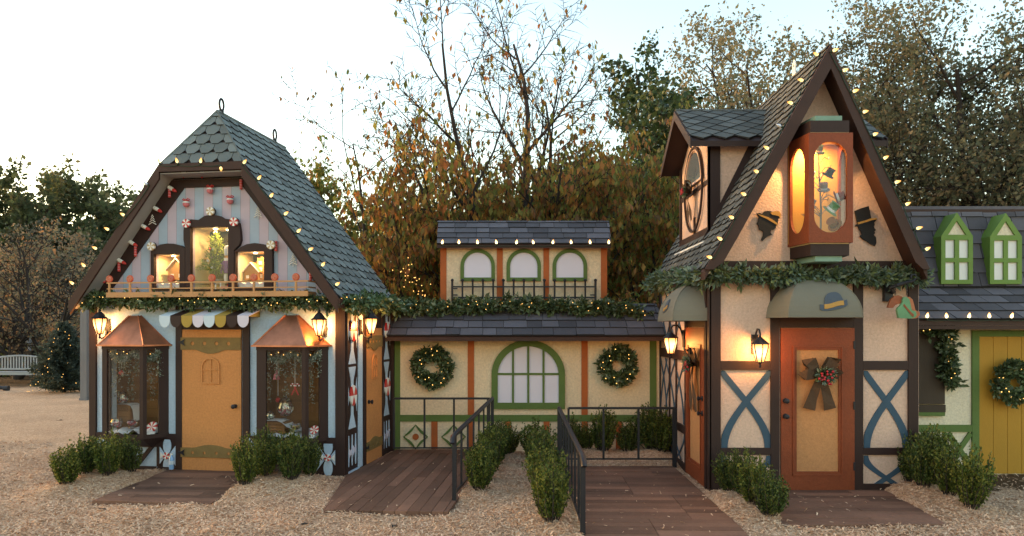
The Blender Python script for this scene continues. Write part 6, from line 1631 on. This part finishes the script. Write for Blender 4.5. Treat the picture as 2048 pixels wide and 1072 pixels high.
# the wood beyond the bench
g3 = 'trees beyond the bench'
DW = dict(BIG); DW.update(seg=(8, 6, 5, 4), leaf=17, ls=.26, jit=.16, droop=.1, wr=.36, max=3, nch=(9, 7, 5), lb=1, tubelvl=2)
spec = [(-40, 40, 11.0, 'tall dark evergreen at the edge behind the bench'), (40, 44, 9.4, 'evergreen behind the forked dogwood'), (105, 42, 10.0, 'dense round evergreen above the lit outdoor fir'), (150, 46, 11.0, 'pointed evergreen against the bright sky'), (205, 43, 9.6, 'low evergreen ending at the slate roof rake'), (270, 45, 9.6, 'evergreen mostly hidden by the striped house'), (-10, 36, 7.2, 'russet tree low behind the bench'), (95, 34, 6.2, 'bare russet tree behind the stone urn'), (190, 35, 6.0, 'russet tree behind the grey post')]
for i, (px, D, h, lb) in enumerate(spec):
    tw = 'russet' in lb
    d = dict(DW); d.update(ls=.15 if tw else .27, leaf=16 if tw else 19, jit=.22 if tw else .16)
    make_tree('russet_tree' if tw else 'evergreen_tree', lb, (px_at(px, D), D, 0), d, 50+i, TWL if tw else PIL, W['bark2'], g3, [((0, 0, 1), h*.92, .2), ((-.35, 0, 1), h*.75, .14), ((.35, 0, 1), h*.75, .14)])
make_tree('dogwood_tree', 'forked grey dogwood with thin branches behind the bench', (px_at(36, 27.4), 27.4, 0), P_(seg=(7, 7, 6, 5), up=(.02, .05, .03, 0), leaf=16, droop=.45, ls=.11, lb=0, nch=(6, 7, 6), t0=(.3, .15, .2), ang=(40, 45, 45), lr=(.75, .6, .5), rr=.7, taper=.35, rmin=.011), 61, TWL, W['bark2'], None, [((.02, 0, 1), 2.1, .19), ((.70, 0, .8), 4.4, .13), ((-.62, 0, .85), 4.2, .13), ((.20, .1, 1), 4.6, .12)])
# lower understory so that no horizon shows between the trunks
def treeline():
    g = np.random.default_rng(77); C, D = [], []
    for k in range(15000):
        a = g.uniform(-1.0, 1.0); y = g.uniform(52, 66); x = a*y; h = 5.6+1.3*math.sin(a*9+1)+.9*math.sin(a*23)+.6*math.sin(a*47)
        if a < -.45: h *= .8
        C.append((x, y, h*g.random()**.75)); D.append(g.normal(size=3))
    tag(leaves('treeline', C, D, .75*g.uniform(.5, 1.3, len(C)), .4, leafmat('far wood leaves', [(.16, .17, .09), (.20, .18, .10), (.12, .13, .075), (.24, .18, .09), (.17, .19, .09)], .6), None, 9), 'low far wood closing the horizon behind everything', kind='stuff')
treeline()
def bush_fill(name, label, cx_, D, w, h, m, n, ls, seed, cat='bush', group=None):
    g = np.random.default_rng(seed); t = thing(name, label, cat, (cx_, D, 0), 0, group); C, DD = [], []; mb = MB()
    for k in range(26):
        a = g.random()*6.28; r_ = math.sqrt(g.random()); tip = np.array((w/2*r_*math.cos(a), w/3*r_*math.sin(a), h*(1-.4*r_**2)*g.uniform(.7, 1.08)))
        mb.tube([(tip[0]*.3, tip[1]*.3, 0), (tip[0]*.8, tip[1]*.8, tip[2]*.55), tuple(tip)], [.03, .018, .006], 4, cap=False)
        for j in range(n//26):
            f = g.random()**.6; p = np.array((tip[0]*(.3+.7*f), tip[1]*(.3+.7*f), tip[2]*f)); C.append(p+g.normal(0, .06*w/2+.05, 3)*np.array((1, 1, .6))); DD.append(g.normal(size=3)+np.array((0, 0, -.2)))
    mb.build('stems', W['bark2'], t, fix=False); leaves('foliage', C, DD, ls*g.uniform(.6, 1.3, len(C)), .3, m, t, seed); return t
bush_fill('leafy_bush', 'yellow green rounded bush at the edge beside the bench', px_at(2, 29), 29, 1.8, 1.35, leafmat('yellow green bush leaves', [(.15, .17, .02), (.20, .21, .03), (.10, .13, .02)], .3), 2200, .09, 91)
for i, (px, D, w, h, mm_) in enumerate(((20, 33, 3.2, 1.5, TWL), (95, 31, 3.5, 2.4, TWL), (150, 30, 3.5, 3.2, TWL), (200, 28, 3.0, 2.6, TWL), (-60, 32, 4, 2.6, TWL))):
    bush_fill('woodland_bush', ('low brown bush behind the dogwood trunk', 'brown bush behind the stone urn', 'tall brown bush behind the lit outdoor fir', 'brown bush beside the grey post', 'brown bush past the end of the bench')[i], px_at(px, D), D, w, h, mm_, 2600, .13, 92+i, 'bush', 'brown bushes beyond the clearing')
for i, (px, D, w, h) in enumerate(((640, 13.6, 2.4, 2.6), (800, 13.8, 2.2, 2.7), (1290, 14.0, 2.4, 2.9), (1240, 13.3, 1.6, 2.6))):
    bush_fill('olive_bush', ('olive bush behind the slate roof of the striped house', 'olive bush with fairy lights behind the balcony end', 'russet bush behind the tall house eave', 'olive bush between the two middle roofs')[i], px_at(px, D), D, w, h, GRL if i != 2 else ORL, 2600, .12, 120+i, 'bush', 'bushes close behind the facade')
# fairy lights wound in the bush behind the balcony
t = thing('fairy_light_string', 'warm fairy lights wound through the olive bush behind the balcony end', 'string lights', (px_at(838, 13.1), 13.1, 2.2)); g = np.random.default_rng(3); L = []
for k in range(46):
    f = g.random(); L.append((g.normal(0, .10)+(f-.5)*.5-.15*(1-f)+.1, g.normal(0, .1), 1.0*(1-f)**1.3+.05+g.normal(0, .06)))
MB().tube([L[k] for k in sorted(range(46), key=lambda k: L[k][2])][::3], .004, 3).build('wire', W['wire'], t); lights(t, L, 1.3)
# clipped hedge far beyond the bench
g = np.random.default_rng(8); C = np.column_stack([g.uniform(-52, -28, 9000), g.uniform(43.6, 45, 9000), .95*g.random(9000)**.6]); hd = thing('clipped_hedge', 'low dark clipped hedge far beyond the bench', 'hedge', (0, 0, 0))
leaves('foliage', C, g.normal(size=(9000, 3)), .16, .35, MAG, hd, 4); MB().box(-52, -28, 43.9, 44.7, 0, .8).build('woody_core', W['bark2'], hd)
# lit outdoor fir
spr = leafmat('blue spruce needles', [(.055, .075, .058), (.08, .10, .08), (.04, .056, .044), (.10, .12, .09)], .2)
T, C = fir_tree('christmas_tree', 'bushy outdoor spruce with fairy lights beside the grey post', (px_at(128, 22), 22, 0), 2.2, .92, 170, 190, .115, spr, W['bark2'], 'Christmas tree', 15, None, .02)
C = C[np.argsort(C[:, 1]+.25*np.abs(C[:, 0]))]; g = np.random.default_rng(19); L = []
for k in range(44):
    z = (.08+1.95*(k/44)); r_ = .95*(1-z/2.3)+.08; a = -PI/2+g.uniform(-1.25, 1.25); L.append((r_*math.cos(a), r_*math.sin(a), z+g.normal(0, .05)))
lights(T, L, 1.5)
# bench
B0 = thing('park_bench', 'weathered grey slatted garden bench with curved top rail', 'bench', (px_at(28, 25.6), 25.6, 0)); w = 1.12
m = MB()
for k in range(6): m.box(-w, w, -.24+.085*k, -.165+.085*k, .40, .425)
m.build('seat', W['silver'], B0)
m = MB(); m.tube([(w*(-1+2*k/12), .29, .86+.13*math.sin(PI*k/12)) for k in range(13)], .035, 6); m.box(-w, w, .262, .30, .47, .53)
for k in range(21):
    x = -w+.06+(2*w-.12)*k/20; m.box(x-.022, x+.022, .27, .295, .5, .86+.13*math.sin(PI*(x+w)/(2*w)))
m.build('backrest', W['silver'], B0)
for sx_ in (-1, 1):
    MB().box(sx_*w-.035, sx_*w+.035, -.26, -.19, 0, .64).build('leg', W['silver'], B0); MB().box(sx_*w-.035, sx_*w+.035, .26, .33, 0, .9).build('leg', W['silver'], B0)
    MB().box(sx_*w-.045, sx_*w+.045, -.30, .255, .6405, .675).build('armrest', W['silver'], B0)
MB().box(-w+.04, w-.04, -.255, -.225, .31, .395).build('apron', W['silver'], B0)
# urn on its pedestal, grey post, black pipe
U = thing('stone_urn', 'pale stone urn on a pedestal among the trees behind the bench', 'urn', (px_at(61, 30), 30, 0))
MB().box(-.20, .20, -.20, .20, 0, .10).build('plinth', W['stone'], U); MB().box(-.15, .15, -.15, .15, .101, 1.05).build('pedestal', W['bark'], U)
MB().lathe([(.16, 1.051), (.10, 1.12), (.08, 1.2), (.13, 1.28), (.17, 1.38), (.18, 1.62), (.20, 1.78), (.27, 1.84), (.27, 1.87)], 20).build('bowl', W['stone'], U, True)
gp = thing('grey_post', 'plain grey square post behind the far corner of the striped house', 'post', (px_at(170.5, 19.6), 19.6, 0)); MB().box(-.09, .09, -.09, .09, .06, 2.75).build('shaft', W['grey'], gp); MB().box(-.11, .11, -.11, .11, -.02, .0595).build('base', W['grey'], gp); MB().lathe([(.13, 2.751), (.13, 2.79), (.01, 2.88)], 4).build('cap', W['grey'], gp)
bp_ = thing('black_pipe', 'short black pipe end lying on the mulch in front of the bench', 'pipe', (px_at(4, 22.5), 22.5, .07)); MB().tube([(-.8, 0, .04), (0, 0, .02), (.12, 0, .0)], .06, 8).build('pipe', W['iron'], bp_, True); MB().lathe([(.085, -.08), (.085, .05)], 10, (.16, 0, 0), 0, 'x').build('end_fitting', W['iron'], bp_)
# fallen twigs and leaves on the mulch near the camera
for i, (px, py) in enumerate(((608, 1055), (788, 1052), (207, 1019), (122, 841))):
    D = CH*F/(py-CY); t = thing('fallen_leaf', ('dark curled leaf lying below the tip of the first chip bank', 'dark leaf on the mulch before the plank ramp', 'dark leaf on the mulch near the corner of the door deck', 'dark leaf on the open mulch toward the bench')[i], 'leaf', (px_at(px, D), D, gh(px_at(px, D), D)+.012), i*1.3, 'fallen leaves on the mulch')
    MB().add([(-.05, 0, 0), (0, -.025, .012), (.06, 0, .004), (0, .025, .016), (0, 0, .0)], [(0, 1, 4), (1, 2, 4), (2, 3, 4), (3, 0, 4)]).build('blade', W['bark2'], t, fix=False); MB().tube([(.06, 0, .004), (.09, .01, .01)], .003, 4).build('leaf_stalk', W['bark2'], t)

# ================================================================ SKY, SUN, CAMERA
wd = bpy.data.worlds.new('World'); SC.world = wd; wd.use_nodes = True; t = wd.node_tree
bg = t.nodes['Background']; sk = t.nodes.new('ShaderNodeTexSky'); sk.sky_type = 'NISHITA'; sk.sun_disc = False
SE, SA = math.radians(3.5), math.radians(-70)       # low sun behind the wood beyond the bench
sk.sun_elevation = SE; sk.sun_rotation = SA; sk.air_density = 1.0; sk.dust_density = 1.3; sk.ozone_density = .9; sk.altitude = 50
t.links.new(sk.outputs[0], bg.inputs[0]); bg.inputs[1].default_value = .15
sl_ = bpy.data.lights.new('sun', 'SUN'); sl_.energy = .10; sl_.angle = math.radians(3); sl_.color = (1, .80, .55)
so = bpy.data.objects.new('sun', sl_); COL.objects.link(so); sd_ = Vector((math.sin(SA)*math.cos(SE), math.cos(SA)*math.cos(SE), math.sin(SE)))
so.rotation_mode = 'QUATERNION'; so.rotation_quaternion = (-sd_).to_track_quat('-Z', 'Y')
cam = bpy.data.cameras.new('camera'); cam.sensor_width = 36; cam.lens = F/2048*36; cam.shift_y = (CY-536)/2048; cam.clip_end = 2000; cam.clip_start = .05
co = bpy.data.objects.new('camera', cam); COL.objects.link(co); co.location = (0, 0, CH); co.rotation_euler = (PI/2, 0, 0); SC.camera = co
SC.view_settings.view_transform = 'Standard'; SC.view_settings.look = 'None'; SC.view_settings.exposure = 3.0; SC.view_settings.gamma = 1
cy = SC.cycles; cy.use_denoising = True; cy.denoiser = 'OPENIMAGEDENOISE'; cy.max_bounces = 6; cy.diffuse_bounces = 3; cy.glossy_bounces = 3; cy.transparent_max_bounces = 12; cy.caustics_reflective = False; cy.caustics_refractive = False; cy.sample_clamp_indirect = 1.2; cy.sample_clamp_direct = 2.5
